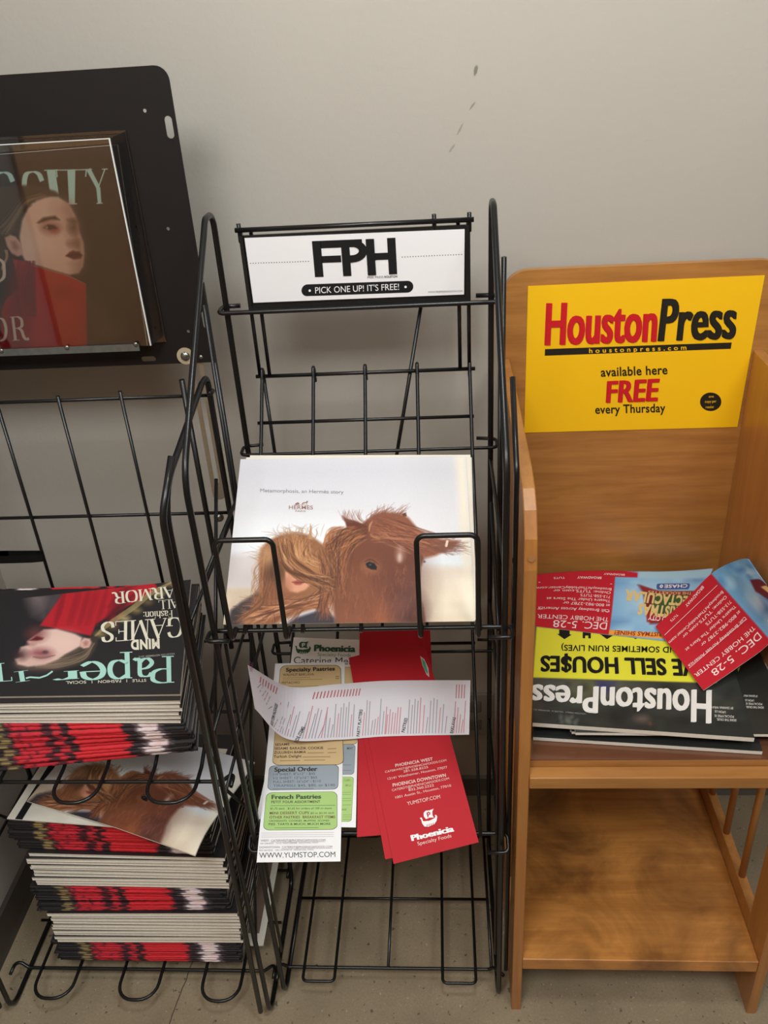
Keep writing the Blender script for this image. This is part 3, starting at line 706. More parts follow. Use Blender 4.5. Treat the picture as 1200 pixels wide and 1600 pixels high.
    def build(s, name, parent=None, matt=False):
        bm = bmesh.new(); lay = bm.verts.layers.float_color.new('print') if s.art else None
        nu, nv = (s.art.W, s.art.H) if s.art else (s.nu, s.nv); t = s.thick / 2
        pm = s.mi(PRINTM if matt else PRINT) if s.art else 0
        def grid(nu, nv, h, mi, col=False, flip=False):
            G = [[bm.verts.new(s.pos(i / nu, j / nv, h)) for i in range(nu + 1)] for j in range(nv + 1)]
            if col:
                a = np.clip(s.art.a, 0, 255) / 255.0; a = np.where(a <= .04045, a / 12.92, ((a + .055) / 1.055) ** 2.4)
                for j in range(nv + 1):
                    r = min(nv - 1, max(0, nv - 1 - j if j < nv else 0)) if False else min(nv - 1, nv - j) if j else nv - 1
                    for i in range(nu + 1):
                        c = a[min(r, nv - 1), min(i, nu - 1)]; G[j][i][lay] = (c[0], c[1], c[2], 1)
            for j in range(nv):
                for i in range(nu):
                    q = (G[j][i], G[j][i + 1], G[j + 1][i + 1], G[j + 1][i]); f = bm.faces.new(q[::-1] if flip else q); f.material_index = mi; f.smooth = bool(s.bulge)
            return G
        T = grid(nu, nv, t, pm, bool(s.art)); bu, bv = (s.nu, s.nv) if s.art else (nu, nv)
        B = grid(bu, bv, -t, 1, flip=True)
        def rim(a, b, mi):
            # a: fine edge of the front, b: edge of the back
            na, nb = len(a) - 1, len(b) - 1
            for i in range(nb):
                lo, hi = round(i * na / nb), round((i + 1) * na / nb)
                f = bm.faces.new(a[lo:hi + 1] + [b[i + 1], b[i]]); f.material_index = mi
        rim(T[0], B[0], 2); rim(T[-1], B[-1], 2); rim([r[0] for r in T], [r[0] for r in B], 2); rim([r[-1] for r in T], [r[-1] for r in B], 2)
        for UV, Fs, mi, ly in s.geo:
            h = t + s.eps * ly
            loose = len(UV) == 4 * len(Fs) and len(Fs) > 1       # pen strokes: let crossing quads lie one over another, not in one plane
            vv = [bm.verts.new(s.pos(float(u), float(v), h + (s.eps * .12 * ((i // 4) % 9) if loose else 0))) for i, (u, v) in enumerate(UV)]
            for f in Fs:
                try: fc = bm.faces.new([vv[i] for i in f]); fc.material_index = mi
                except ValueError: pass
        return obj(name, bm, s.mats, parent)
    def make(s, name, label, cat, group=None, matt=False):
        """top-level thing with its origin at the sheet's middle"""
        o = s.build(name, matt=matt); c = (s.c[0] + s.c[1] + s.c[2] + s.c[3]) / 4
        n = s.n; r = (s.c[1] - s.c[0] + s.c[2] - s.c[3]); r = (r - n * r.dot(n)).normalized(); f = n.cross(r)
        Mx = Matrix((r, f, n)).transposed().to_4x4(); Mx.translation = c
        o.data.transform(Mx.inverted()); o.matrix_world = Mx
        return tag(o, label, cat, group)
    def make_part(s, name, parent, label=None, matt=False):
        o = keep(s.build(name, matt=matt), parent)
        if label: o['label'] = label
        return o
# ------------------------------------------------------------------ sign on the middle rack
WHITE_C = mat('white_card', (236, 234, 236), 0.5, var=0.01)
s = Sheet(px=[(382, 372), (726, 358), (725, 460), (396, 473)], plane=((0, 1.1905, 1.2), (0, -1, 0)), thick=0.0008, base=WHITE_C).crop(330, 310, 2.4)
Q = [np.array(p, float) for p in ((392, 295), (700, 284), (693, 147), (380, 160))]
def fph(pts, ly=2):
    s.poly([((Q[0] * (1 - u) + Q[1] * u) * (1 - v) + (Q[3] * (1 - u) + Q[2] * u) * v) for u, v in pts], INK, ly)
fph([(0, 0), (.105, 0), (.105, 1), (0, 1)]); fph([(.1, .79), (.60, .79), (.60, 1), (.1, 1)]); fph([(.1, .385), (.335, .385), (.335, .575), (.1, .575)])
fph([(.345, 0), (.445, 0), (.445, .8), (.345, .8)], 3)
AN = np.linspace(pi / 2, -pi / 2, 14)
for a0, a1 in zip(AN[:-1], AN[1:]):
    fph([(.47 + .185 * cos(a0), .685 + .315 * sin(a0)), (.47 + .185 * cos(a1), .685 + .315 * sin(a1)), (.47 + .085 * cos(a1), .685 + .115 * sin(a1)), (.47 + .085 * cos(a0), .685 + .115 * sin(a0))], 4)
fph([(.44, .37), (.475, .37), (.475, .57), (.44, .57)], 5)
fph([(.645, 0), (.745, 0), (.745, 1), (.645, 1)], 6); fph([(.9, 0), (1, 0), (1, 1), (.9, 1)]); fph([(.74, .41), (.905, .41), (.905, .60), (.74, .60)], 3)
for k in range(23):
    t_ = k / 22; s.circle((148 + 219 * t_, 243.5 - 7.5 * t_), 1.9, INK, 1, n=8); s.circle((719 + 220 * t_, 220 - 10 * t_), 1.9, INK, 1, n=8)
s.text('FREE PRESS', (588, 300), (648, 298), 7.5, ink((110, 108, 110)), 0.0); s.text('HOUSTON', (652, 298), (700, 296), 8, INK, 0.02)
s.rrect([(341, 323), (760, 308), (760, 352), (340, 367)], (.052, .5), INK, 1)
s.text("PICK ONE UP! IT'S FREE!", (393, 356), (707, 342), 23, WHITE_C, 0.0)
for c in ((372, 345.5), (731, 331.5)): s.circle(c, 4.6, WHITE_C, 2, n=14)
s.text('WWW.FREEPRESSHOUSTON.COM', (815, 354), (942, 350), 6.5, ink((120, 118, 120)))
s.make_part('sign_card', rack, 'white sign card with bold black letters')

# ------------------------------------------------------------------ yellow sign on the wooden stand
YEL = mat('yellow_sign_print', (252, 195, 12), 0.5, var=0.012, vscale=8); RED = ink((206, 20, 30)); BLK = ink((28, 24, 14))
s = Sheet(px=[(825, 447), (1195, 430), (1152, 667), (819, 676)], plane=((0, 1.3222, 1), (0, -1, 0)), thick=0.0008, base=YEL).crop(720, 300, 2.5)
s.text('Houston', (330, 597), (757, 582), 160, RED, 0.012, heavy=9, top=((337, 437), (767, 424)))
s.text('Press', (770, 581), (1067, 570), 160, BLK, 0.012, heavy=9, top=((788, 420), (1079, 412)))
s.poly([(328, 615), (1057, 589), (1053, 614), (327, 641)], BLK, 1)
s.text('h o u s t o n p r e s s . c o m', (499, 630), (879, 617), 17, YEL, 0.02)
s.text('available here', (545, 722), (805, 712), 34, BLK, 0.02); s.text('FREE', (567, 822), (763, 815), 79, RED, 0.012, heavy=7, top=((572, 741), (772, 731)))
s.text('every Thursday', (523, 866), (797, 859), 32, BLK, 0.02)
s.circle((974.5, 820), 42, BLK, 1, ry=36); s.text('one', (967, 804), (987, 803), 9, YEL); s.text('copy per', (952, 824), (997, 822), 10, YEL); s.text('reader', (955, 845), (988, 844), 10, YEL)
s.make_part('sign', st, 'bright yellow paper sign with red and black lettering')

# ------------------------------------------------------------------ tabloid newspapers with the horse picture
def horse_art(a, D=1.0):
    """D scales the brush for smaller copies"""
    k1 = lambda pts: np.asarray(pts, float)
    R = a.rng
    sky = (226, 224, 229)
    a.a[:] = (229, 228, 231)
    a.poly([(60, 40), (1060, 40), (1060, 190), (60, 210)], (216, 215, 221), 120)
    a.poly([(60, 330), (600, 330), (600, 440), (60, 440)], (240, 243, 246), 60)
    a.poly([(840, 450), (1060, 440), (1060, 500), (840, 500)], (232, 238, 242), 30)
    a.poly([(60, 438), (240, 445), (260, 580), (60, 580)], (222, 214, 212), 14)
    a.poly([(60, 575), (300, 570), (300, 740), (60, 740)], (221, 203, 182), 8)
    a.poly([(820, 486), (1060, 492), (1060, 740), (820, 740)], (231, 220, 206), 12)
    a.poly([(820, 560), (1060, 575), (1060, 740), (820, 740)], (238, 226, 206), 60)
    a.poly([(870, 690), (1060, 688), (1060, 740), (870, 740)], (226, 210, 186), 20)
    a.poly([(985, 60), (1015, 60), (1060, 740), (1030, 740)], (240, 232, 214), 18)
    # head and neck
    B = (140, 90, 64)
    a.poly([(470, 400), (520, 368), (556, 345), (585, 352), (640, 305), (700, 280), (780, 290), (822, 330), (850, 390), (862, 455), (848, 492), (844, 560), (846, 610), (858, 650), (870, 730), (510, 730), (515, 690), (500, 600), (480, 500)], B, 5, smooth=False)
    a.poly([(543, 290), (560, 302), (600, 312), (640, 330), (640, 370), (562, 345), (556, 320)], (122, 72, 52), 3)
    a.poly([(774, 283), (790, 278), (794, 292), (780, 296)], (110, 66, 52), 2)
    for c, rx, ry, col, al in (((640, 560), 130, 130, (156, 100, 68), .55), ((740, 560), 70, 120, (118, 72, 58), .5), ((690, 690), 60, 60, (178, 114, 72), .8), ((640, 660), 40, 60, (128, 76, 52), .6), ((790, 660), 60, 70, (104, 66, 60), .7), ((830, 590), 22, 130, (104, 66, 58), .55), ((590, 620), 40, 90, (164, 112, 80), .5), ((560, 680), 40, 50, (150, 98, 70), .6), ((690, 430), 110, 50, (124, 76, 56), .5), ((770, 640), 30, 30, (150, 98, 84), .6), ((545, 520), 50, 110, (120, 76, 52), .5)):
        a.dot(c, rx, ry, col, .7, al)
    a.poly([(645, 310), (660, 288), (700, 274), (760, 282), (800, 298), (830, 335), (868, 365), (920, 385), (1000, 388), (965, 420), (905, 446), (866, 456), (820, 420), (740, 412), (690, 392), (655, 365)], (156, 102, 74), 6)
    for _ in range(150):
        t = R.random(); y0 = 285 + 110 * R.random(); x0 = 650 + 60 * R.random()
        x2 = 800 + 190 * R.random(); y2 = 370 + 70 * R.random() + (x2 - 800) * .03
        c = np.array([(178, 124, 92), (132, 80, 58), (196, 144, 112), (116, 70, 52)][R.integers(4)])
        a.stroke([(x0, y0), ((x0 + x2) / 2 - 20, (y0 + y2) / 2 - 22 * R.random()), (x2, y2)], 1.6 * D, c, .6)
    for _ in range(60):
        x0 = 640 + 110 * R.random(); y0 = 330 - 30 * R.random(); a.stroke([(x0, y0), (x0 + 30 * R.random(), y0 - 22), (x0 + 10 + 60 * R.random(), y0 - 40 - 30 * R.random())], 1.3 * D, (150, 100, 80), .45)
    for _ in range(55):
        x0 = 860 + 90 * R.random(); y0 = 395 + 40 * R.random(); a.stroke([(x0, y0), (x0 + 50, y0 - 4), (x0 + 75 + 40 * R.random(), y0 - 20 + 40 * R.random())], 1.1 * D, (138, 96, 78), .5)
    a.stroke([(648, 352), (650, 330), (660, 312)], 3 * D, (206, 160, 124), .8); a.stroke([(652, 360), (662, 372), (690, 380)], 3 * D, (190, 140, 104), .7)
    # left mane
    for _ in range(210):
        x0 = 640 - 110 * R.random(); y0 = 330 + 60 * R.random(); x2 = 560 - 110 * R.random(); y2 = 430 + 200 * R.random()
        c = [(182, 126, 84), (118, 76, 54), (200, 146, 102), (96, 64, 48), (160, 106, 72)][R.integers(5)]
        a.stroke([(x0, y0), (x0 - 40 - 20 * R.random(), y0 + 30), (x2, y2)], 1.8 * D, c, .55)
    for _ in range(30):
        x0 = 560 + 80 * R.random(); a.stroke([(x0, 318), (x0 - 20, 300), (x0 - 35 * R.random() - 5, 275 - 10 * R.random())], 1.1 * D, (150, 104, 84), .4)
    a.dot((768, 440), 9, 26, (214, 186, 170), .7, .85); a.dot((766, 455), 6, 14, (232, 214, 204), .6, .8); a.stroke([(950, 390), (946, 408)], 4 * D, (238, 224, 208), .9)
    a.dot((655, 490), 34, 26, (172, 118, 84), .5, .8); a.poly([(634, 478), (648, 470), (668, 476), (678, 490), (676, 502), (656, 500), (640, 492)], (30, 28, 28), 2); a.dot((652, 482), 5, 3, (120, 128, 130), .5, .8)
    a.stroke([(630, 470), (655, 462), (684, 480)], 3 * D, (104, 64, 46), .8)
    a.dot((862, 470), 5, 4, (110, 74, 60), .5, .8)
    for _ in range(160):
        x0 = 540 + 300 * R.random(); y0 = 480 + 220 * R.random(); c = [(168, 112, 80), (120, 74, 56), (182, 126, 92)][R.integers(3)]
        a.stroke([(x0, y0), (x0 + 6 - 14 * R.random(), y0 + 22)], 1.4 * D, c, .3)
    # woman with wind-blown hair
    a.poly([(80, 735), (104, 660), (150, 625), (210, 590), (240, 620), (200, 735)], (92, 82, 84), 6)
    a.poly([(300, 735), (360, 690), (470, 655), (512, 690), (520, 735)], (74, 68, 76), 6)
    a.poly([(222, 420), (262, 382), (330, 360), (398, 362), (448, 388), (488, 430), (502, 500), (505, 600), (495, 640), (420, 660), (330, 690), (240, 730), (150, 730), (190, 640), (230, 560), (216, 480)], (166, 120, 84), 6, smooth=True)
    a.dot((300, 470), 50, 60, (140, 98, 66), .7, .6); a.dot((250, 470), 28, 40, (196, 156, 116), .7, .7); a.dot((270, 520), 26, 34, (96, 72, 56), .8, .7)
    a.poly([(318, 500), (345, 512), (420, 545), (416, 558), (396, 578), (366, 589), (338, 584), (322, 560)], (226, 172, 142), 4)
    a.dot((330, 560), 14, 24, (200, 142, 112), .8, .6); a.poly([(346, 548), (366, 543), (378, 546), (394, 550), (378, 560), (360, 560)], (184, 108, 94), 3); a.stroke([(346, 550), (372, 551), (394, 550)], 1.4 * D, (140, 76, 68), .8); a.dot((372, 574), 20, 6, (204, 150, 122), .8, .5)
    for _ in range(270):
        x0 = 300 + 120 * R.random(); y0 = 365 + 60 * R.random(); x2 = 330 + 175 * R.random(); y2 = 470 + 60 * R.random()
        c = [(206, 158, 112), (150, 104, 70), (122, 84, 58), (190, 138, 94), (226, 184, 140)][R.integers(5)]
        a.stroke([(x0, y0), (x0 + (x2 - x0) * .3 - 10, y0 + 55), (x2, y2)], 1.5 * D, c, .5)
    a.poly([(318, 490), (350, 506), (420, 530), (425, 542), (360, 524), (320, 508)], (128, 84, 58), 4, alpha=.8)
    for _ in range(190):
        y0 = 500 + 110 * R.random(); x0 = 470 + 30 * R.random(); x2 = 130 + 230 * R.random(); y2 = 600 + 130 * R.random()
        c = [(176, 120, 84), (148, 94, 64), (204, 154, 114), (124, 80, 58)][R.integers(4)]
        if 300 < x2 < 430 and y2 < 600: continue
        a.stroke([(x0, y0 + 60), (400, 615 + 40 * R.random()), (x2, y2)], 1.5 * D, c, .5)
    for _ in range(120):
        x0 = 225 + 70 * R.random(); y0 = 420 + 60 * R.random(); x2 = 170 + 130 * R.random()
        a.stroke([(x0, y0), (x0 - 10, y0 + 90), (x2, 640 + 60 * R.random())], 1.4 * D, [(196, 148, 108), (140, 92, 64), (170, 118, 82)][R.integers(3)], .45)
    for _ in range(26):
        x0 = 280 + 180 * R.random(); a.stroke([(x0, 375), (x0 + 10 - 30 * R.random(), 345), (x0 + 20 - 50 * R.random(), 320 + 20 * R.random())], 1.0 * D, (176, 140, 112), .5)
    a.poly([(410, 380), (418, 330), (428, 385)], (196, 158, 124), 2)
    for _ in range(30):
        a.stroke([(120 + 60 * R.random(), 640 + 80 * R.random()), (220, 660 + 40 * R.random()), (330 + 60 * R.random(), 600 + 60 * R.random())], 1.2 * D, (212, 166, 132), .55)
    for _ in range(130):        # flying wisps round the woman's head
        t_ = R.random(); x0 = 232 + 250 * t_; y0 = 470 - 105 * sin(pi * min(1, t_ * 1.1)) + 14 * R.random()
        dx = -46 + 70 * t_ + 30 * R.normal(); a.stroke([(x0, y0), (x0 + dx * .5, y0 - 10 - 10 * R.random()), (x0 + dx, y0 - 4 - 30 * R.random())], 1.0 * D, [(176, 132, 98), (146, 104, 76), (200, 160, 126)][R.integers(3)], .45)
    for _ in range(24):
        y0 = 440 + 120 * R.random(); a.stroke([(240, y0), (205 - 20 * R.random(), y0 + 50), (190 + 30 * R.random(), y0 + 100)], 1.1 * D, [(188, 142, 104), (140, 98, 70), (214, 172, 134)][R.integers(3)], .4)
    for _ in range(130):        # hair and mane running together
        x0 = 440 + 60 * R.random(); y0 = 400 + 160 * R.random(); a.stroke([(x0, y0), (x0 + 30 * R.random(), y0 + 60), (x0 + 40 * R.random() - 10, y0 + 130)], 1.5 * D, [(112, 74, 52), (176, 120, 82), (90, 62, 46), (198, 146, 104), (146, 96, 66)][R.integers(5)], .5)
    # the face shows through, then a few heavy locks blow across it to the right
    a.poly([(322, 512), (350, 508), (405, 528), (422, 545), (418, 562), (398, 580), (368, 591), (338, 586), (322, 566)], (230, 178, 148), 4, alpha=.75)
    a.dot((330, 560), 12, 24, (196, 138, 108), .8, .6); a.poly([(346, 549), (366, 543), (378, 546), (396, 551), (378, 561), (360, 561)], (182, 102, 90), 3); a.stroke([(346, 551), (372, 552), (396, 551)], 1.4 * D, (130, 70, 62), .8)
    a.dot((248, 452), 26, 34, (206, 170, 132), .8, .6); a.dot((268, 520), 24, 36, (88, 64, 50), .8, .65); a.dot((276, 600), 40, 50, (130, 84, 58), .8, .5)
    for _ in range(70):
        x0 = 285 + 60 * R.random(); y0 = 378 + 40 * R.random(); x2 = 450 + 70 * R.random(); y2 = 520 + 70 * R.random()
        a.stroke([(x0, y0), (x0 + 20, y0 + 60 + 20 * R.random()), (x0 + 90, y0 + 118 + 14 * R.random()), (x2, y2)], (1.2 + 2.2 * R.random()) * D, [(222, 176, 132), (120, 82, 56), (186, 136, 94), (150, 104, 70), (96, 66, 48)][R.integers(5)], .6)
    a.stroke([(300, 470), (330, 504), (380, 524), (428, 536)], 5 * D, (118, 78, 54), .8); a.stroke([(312, 440), (322, 470), (350, 500)], 4 * D, (226, 182, 140), .7)
    for _ in range(60):
        x0 = 440 + 60 * R.random(); y0 = 580 + 60 * R.random(); x2 = 110 + 180 * R.random(); y2 = 640 + 80 * R.random()
        a.stroke([(x0, y0), (380, 620 + 30 * R.random()), (280, 640 + 30 * R.random()), (x2, y2)], (1.2 + 1.6 * R.random()) * D, [(196, 142, 102), (136, 88, 60), (220, 172, 134), (112, 74, 54)][R.integers(4)], .6)
    for _ in range(34):
        a.stroke([(262, 520 + 40 * R.random()), (240, 600), (190 + 30 * R.random(), 650), (110 + 40 * R.random(), 690 + 24 * R.random())], 1.3 * D, [(188, 136, 96), (128, 88, 62)][R.integers(2)], .55)
    a.stroke([(404, 380), (420, 350), (418, 322)], 3 * D, (190, 152, 120), .7); a.stroke([(430, 392), (444, 360), (440, 342)], 2 * D, (176, 134, 104), .6)
    for _ in range(40):
        x0 = 460 + 40 * R.random(); a.stroke([(x0, 560 + 60 * R.random()), (x0 - 10, 640), (x0 + 20 - 60 * R.random(), 700)], 1.5 * D, [(110, 70, 50), (170, 112, 76)][R.integers(2)], .5)
    a.a[:] = 236 * (np.clip(a.a, 0, 255) / 238.0) ** np.array([1.30, 1.28, 1.24])
    a.grain(1.4)
HN = Vector((0, -0.4925, 0.8703)).normalized()      # the grid's slope
HN = Vector((0, -(0.950 - 0.811), (1.11 - 0.885))).normalized()
HP = (0, 0.890, 0.8295)
HQ = [(376, 718), (728, 713), (742, 971), (349, 976)]
lab = ['topmost tabloid newspaper, horse and woman on its cover, leaning in the sign rack', 'second newspaper of the leaning pile, its top edge peeking up behind the horse cover', 'third newspaper from the front in the leaning pile behind the horse cover', 'fourth newspaper from the front in the leaning pile behind the horse cover', 'rearmost newspaper of the leaning pile, against the wires of the sign rack']
offs = [[(0, 0)] * 4, [(15, -6), (7, -2), (4, -2), (2, -1)], [(9, -3), (4, 1), (6, -1), (1, -1)], [(12, 0), (9, 2), (3, -2), (3, -1)], [(7, 4), (5, 5), (6, -3), (0, -1)]]
for k in range(5):
    q = [(p[0] + o[0], p[1] + o[1]) for p, o in zip(HQ, offs[k])]
    s = Sheet(px=q, plane=(HP, HN), lift=-0.0019 * k, thick=0.0017, base=PAPER_N, edge=PAPER_N).crop(320, 690, 2.5)
    if k == 0:
        a = s.paint(390, 290, (229, 228, 231)); horse_art(a)
        gr = ink((128, 124, 130))
        s.text('Metamorphosis, an Hermès story', (219, 198), (547, 204), 13.5, gr, 0.0)
        br = ink((150, 108, 96)); s.text('HERMES', (332, 264), (427, 265), 14, br, 0.01); s.text('PARIS', (358, 275), (398, 275.5), 6.5, br)
        s.poly([(356, 246), (360, 240), (368, 237), (374, 242), (372, 246)], br); s.poly([(382, 244), (388, 238), (400, 236), (404, 231), (408, 234), (404, 240), (404, 246), (400, 240), (390, 242), (386, 247)], br); s.line((352, 247.5), (408, 248), 1.4, br); s.circle((360, 245), 3, br, n=10)
    s.make('newspaper', lab[k], 'newspaper', 'newspapers leaning on the top tier')

# ------------------------------------------------------------------ catering menus on the second tier
MP = Vector((0, 0.885, 0.426)); MN = HN
TAN, BLU, GRN = ink((214, 184, 132)), ink((150, 162, 172)), ink((168, 206, 116))
DK = ink((38, 34, 34)); GY = ink((120, 116, 116)); GRD = ink((24, 84, 54)); BRN = ink((78, 44, 24)); LRED = ink((196, 92, 100))
def frame(s, q, r, m, d=2.5):
    s.rrect(q, r, DK, 1)
    c = [sum(p[i] for p in q) / 4 for i in (0, 1)]
    s.rrect([(p[0] + (d if p[0] < c[0] else -d), p[1] + (d if p[1] < c[1] else -d)) for p in q], r, m, 2)
WP = mat('coated_menu_paper', (240, 239, 240), 0.4, var=0.008)
# the lowest one, turned a little
s = Sheet(px=[(452, 1040), (560, 1037), (528, 1278), (400, 1280)], plane=(MP, MN), lift=0.0010, thick=0.0009, base=WP)
s.crop(390, 1150, 6.6667); s.line((80, 820), (92, 760), 5, DK)
s.make('catering_menu', 'white menu lowest in the pile, its corner sticking out at lower left', 'menu', 'white catering menus')
# with the green letterhead
s = Sheet(px=[(459, 996), (562, 1000), (556, 1293), (424, 1290)], plane=(MP, MN), lift=0.0024, thick=0.0009, base=WP).crop(390, 985, 6.3158)
def ship(s, q, m, hole, ly=2):
    """sailing ship emblem inside a quad TL,TR,BR,BL"""
    q = [np.array(p, float) for p in q]
    f = lambda pts: [((q[3] * (1 - u) + q[2] * u) * (1 - v) + (q[0] * (1 - u) + q[1] * u) * v) for u, v in pts]
    s.poly(f([(0, .62), (.06, .66), (.12, .60), (.16, .40), (.5, .34), (.84, .42), (.9, .52), (.86, .60), (.96, .58), (1, .46), (.92, .22), (.76, .06), (.40, 0), (.18, .08), (.08, .30), (.06, .52)]), m, ly)
    s.poly(f([(.26, .88), (.40, .98), (.62, .95), (.86, 1), (.76, .84), (.74, .62), (.80, .46), (.56, .52), (.34, .48), (.24, .66)]), m, ly)
    s.poly(f([(.44, .56), (.50, .56), (.50, .66), (.62, .70), (.64, .82), (.54, .88), (.42, .84)]), hole, ly + 1); s.poly(f([(.50, .72), (.57, .74), (.57, .80), (.50, .80)]), m, ly + 2)
    for k in range(4): s.poly(f([(.34 + .12 * k, .16), (.38 + .12 * k, .16), (.34 + .12 * k, .02), (.30 + .12 * k, .02)]), hole, ly + 1)
ship(s, [(452, 105), (610, 105), (610, 218), (446, 212)], GRD, WP)
s.text('Phoenicia', (644, 190), (1041, 200), 54, GRD, 0.012, heavy=11); s.text('Specialty Foods', (675, 232), (1000, 240), 28, ink((110, 150, 130)))
s.text('Catering Menu', (440, 298), (1080, 310), 60, ink((50, 52, 52)))
frame(s, [(560, 330), (1072, 330), (1062, 1060), (500, 1060)], (.06, .04), TAN)
s.crop(390, 1150, 6.6667)
frame(s, [(500, 15), (1106, 18), (1090, 345), (480, 350)], (.06, .1), BLU); frame(s, [(480, 370), (1088, 368), (1062, 885), (420, 885)], (.06, .06), GRN)
for (a, b, y, h, t_, m) in ((1000, 1065, 475, 20, 'SALAD', DK), (960, 1012, 752, 20, 'SALAD', DK), (985, 1050, 420, 24, 'BOXES', ink((110, 150, 70))), (1020, 1080, 72, 22, 'MEAT', DK)): s.text(t_, (a, y), (b, y - 1), h, m, .02)
for y in (240, 300, 545, 570, 615, 640, 690, 805, 830, 858): s.line((970, y), (1060, y - 2), 5, GY if y < 350 else ink((120, 160, 84)), 3)
s.make('catering_menu', 'white menu with a green ship letterhead, under the menu with coloured boxes', 'menu', 'white catering menus')
# topmost
s = Sheet(px=[(430, 1037), (539, 1034.5), (532, 1346), (401, 1347.6)], plane=(MP, MN), lift=0.0042, thick=0.0010, base=WP).crop(390, 985, 6.3158)
frame(s, [(304, 345), (902, 340), (930, 1290), (226, 1295)], (.10, .05), TAN, 4)
s.text('Specialty Pastries', (363, 404), (842, 392), 34, DK, .012, heavy=4, layer=3); s.text('WALNUT BAKLAVA', (329, 443), (637, 436), 20, BRN, .02); s.text('PISTACHIO', (320, 516), (497, 511), 20, BRN, .02)
for y in (460, 477, 538, 552): s.line((328, y + 2), (600 + (y * 7) % 230, y - 4), 5, ink((170, 140, 92)), 3)
for y in (448, 466, 525): s.line((848, y), (886, y - 1), 8, ink((150, 120, 80)), 3)
s.crop(390, 1150, 6.6667)
for t_, x0, x1, y, h in (('SESAME', 270, 420, 66, 24), ('SESAME BARAZIK COOKIE', 264, 770, 105, 25), ('ZULUBIEH-BAMIA', 258, 592, 147, 25), ('Turkish Delight', 256, 545, 190, 26)): s.text(t_, (x0, y), (x1, y - 6), h, BRN, .025, layer=3)
for x0, x1, y in ((815, 905, 97), (815, 905, 137), (605, 775, 140), (555, 845, 182), (320, 530, 220), (570, 790, 215)): s.line((x0, y), (x1, y - 3), 8, ink((160, 128, 84)), 3)
frame(s, [(208, 270), (932, 258), (924, 520), (188, 530)], (.07, .17), BLU, 4)
s.text('Special Order', (266, 335), (708, 326), 44, DK, .01, heavy=6, layer=3)
for t_, x1, y in (('1/4 SHEET: 8"x12" / $45', 685, 372), ('1/2 SHEET: 12"x16"/ $65', 705, 412), ('FULL SHEET: 16"x24" / $110', 745, 451), ('TIRAMISU: $45, $80, or $140', 890, 492)): s.text(t_, (252, y + 2), (x1, y - 6), 25, ink((70, 76, 84)), .0, layer=3)
s.line((245, 516), (670, 510), 6, ink((104, 112, 120)), 3)
frame(s, [(178, 552), (916, 540), (916, 955), (142, 962)], (.09, .13), GRN, 4)
s.text('French Pastries', (236, 624), (746, 618), 44, ink((52, 70, 30)), .01, heavy=6, layer=3)
for t_, x0, x1, y, h, m in (('PETIT FOUR ASSORTMENT', 230, 740, 668, 26, BRN), ('$1.75 each   $1.65 for orders of 100 or more', 220, 858, 735, 20, ink((76, 100, 50))), ('MINI DESSERT CUPS', 214, 622, 788, 27, ink((110, 44, 30))), ('$2 to $3.50 each', 638, 882, 784, 18, ink((76, 90, 50))), ('OTHER PASTRIES  BREAKFAST ITEMS', 210, 893, 833, 27, ink((110, 52, 30))), ('CROISSANTS  COOKIES  MUFFINS  SCONES', 205, 832, 868, 18, ink((60, 84, 40))), ('PIES  TARTS & MUCH, MUCH MORE', 202, 845, 906, 22, ink((66, 76, 36)))): s.text(t_, (x0, y), (x1, y - 4), h, m, .015, layer=3)
for x0, x1, y in ((224, 895, 694), (262, 720, 936)): s.line((x0, y), (x1, y - 3), 8, ink((120, 160, 84)), 3)
for y in (992, 1014, 1036): s.line((122, y), (880, y - 8), 5, ink((196, 186, 190)), 2)
s.text('WEST:  CATERWEST@PHOENICIAFOODS.COM', (118, 1086), (790, 1080), 22, ink((92, 84, 92)), .0); s.line((220, 1092), (790, 1086), 3, ink((150, 110, 130)), 2)
s.text('281.558.8225   12141 WESTHEIMER  HOUSTON, 77077', (114, 1114), (716, 1106), 15, ink((110, 104, 110)))
s.text('DOWNTOWN:  CATERDT@PHOENICIAFOODS.COM', (106, 1160), (862, 1154), 22, ink((92, 84, 92))); s.line((334, 1166), (862, 1160), 3, ink((150, 110, 130)), 2)
s.text('832.360.2222   1001 AUSTIN ST  HOUSTON, 77010', (104, 1190), (666, 1182), 15, ink((110, 104, 110)))
s.text('WWW.YUMSTOP.COM', (102, 1268), (894, 1256), 58, ink((44, 36, 44)), .0)
s.make('catering_menu', 'topmost white menu with tan, blue and green boxes, hanging over the wires', 'menu', 'white catering menus')

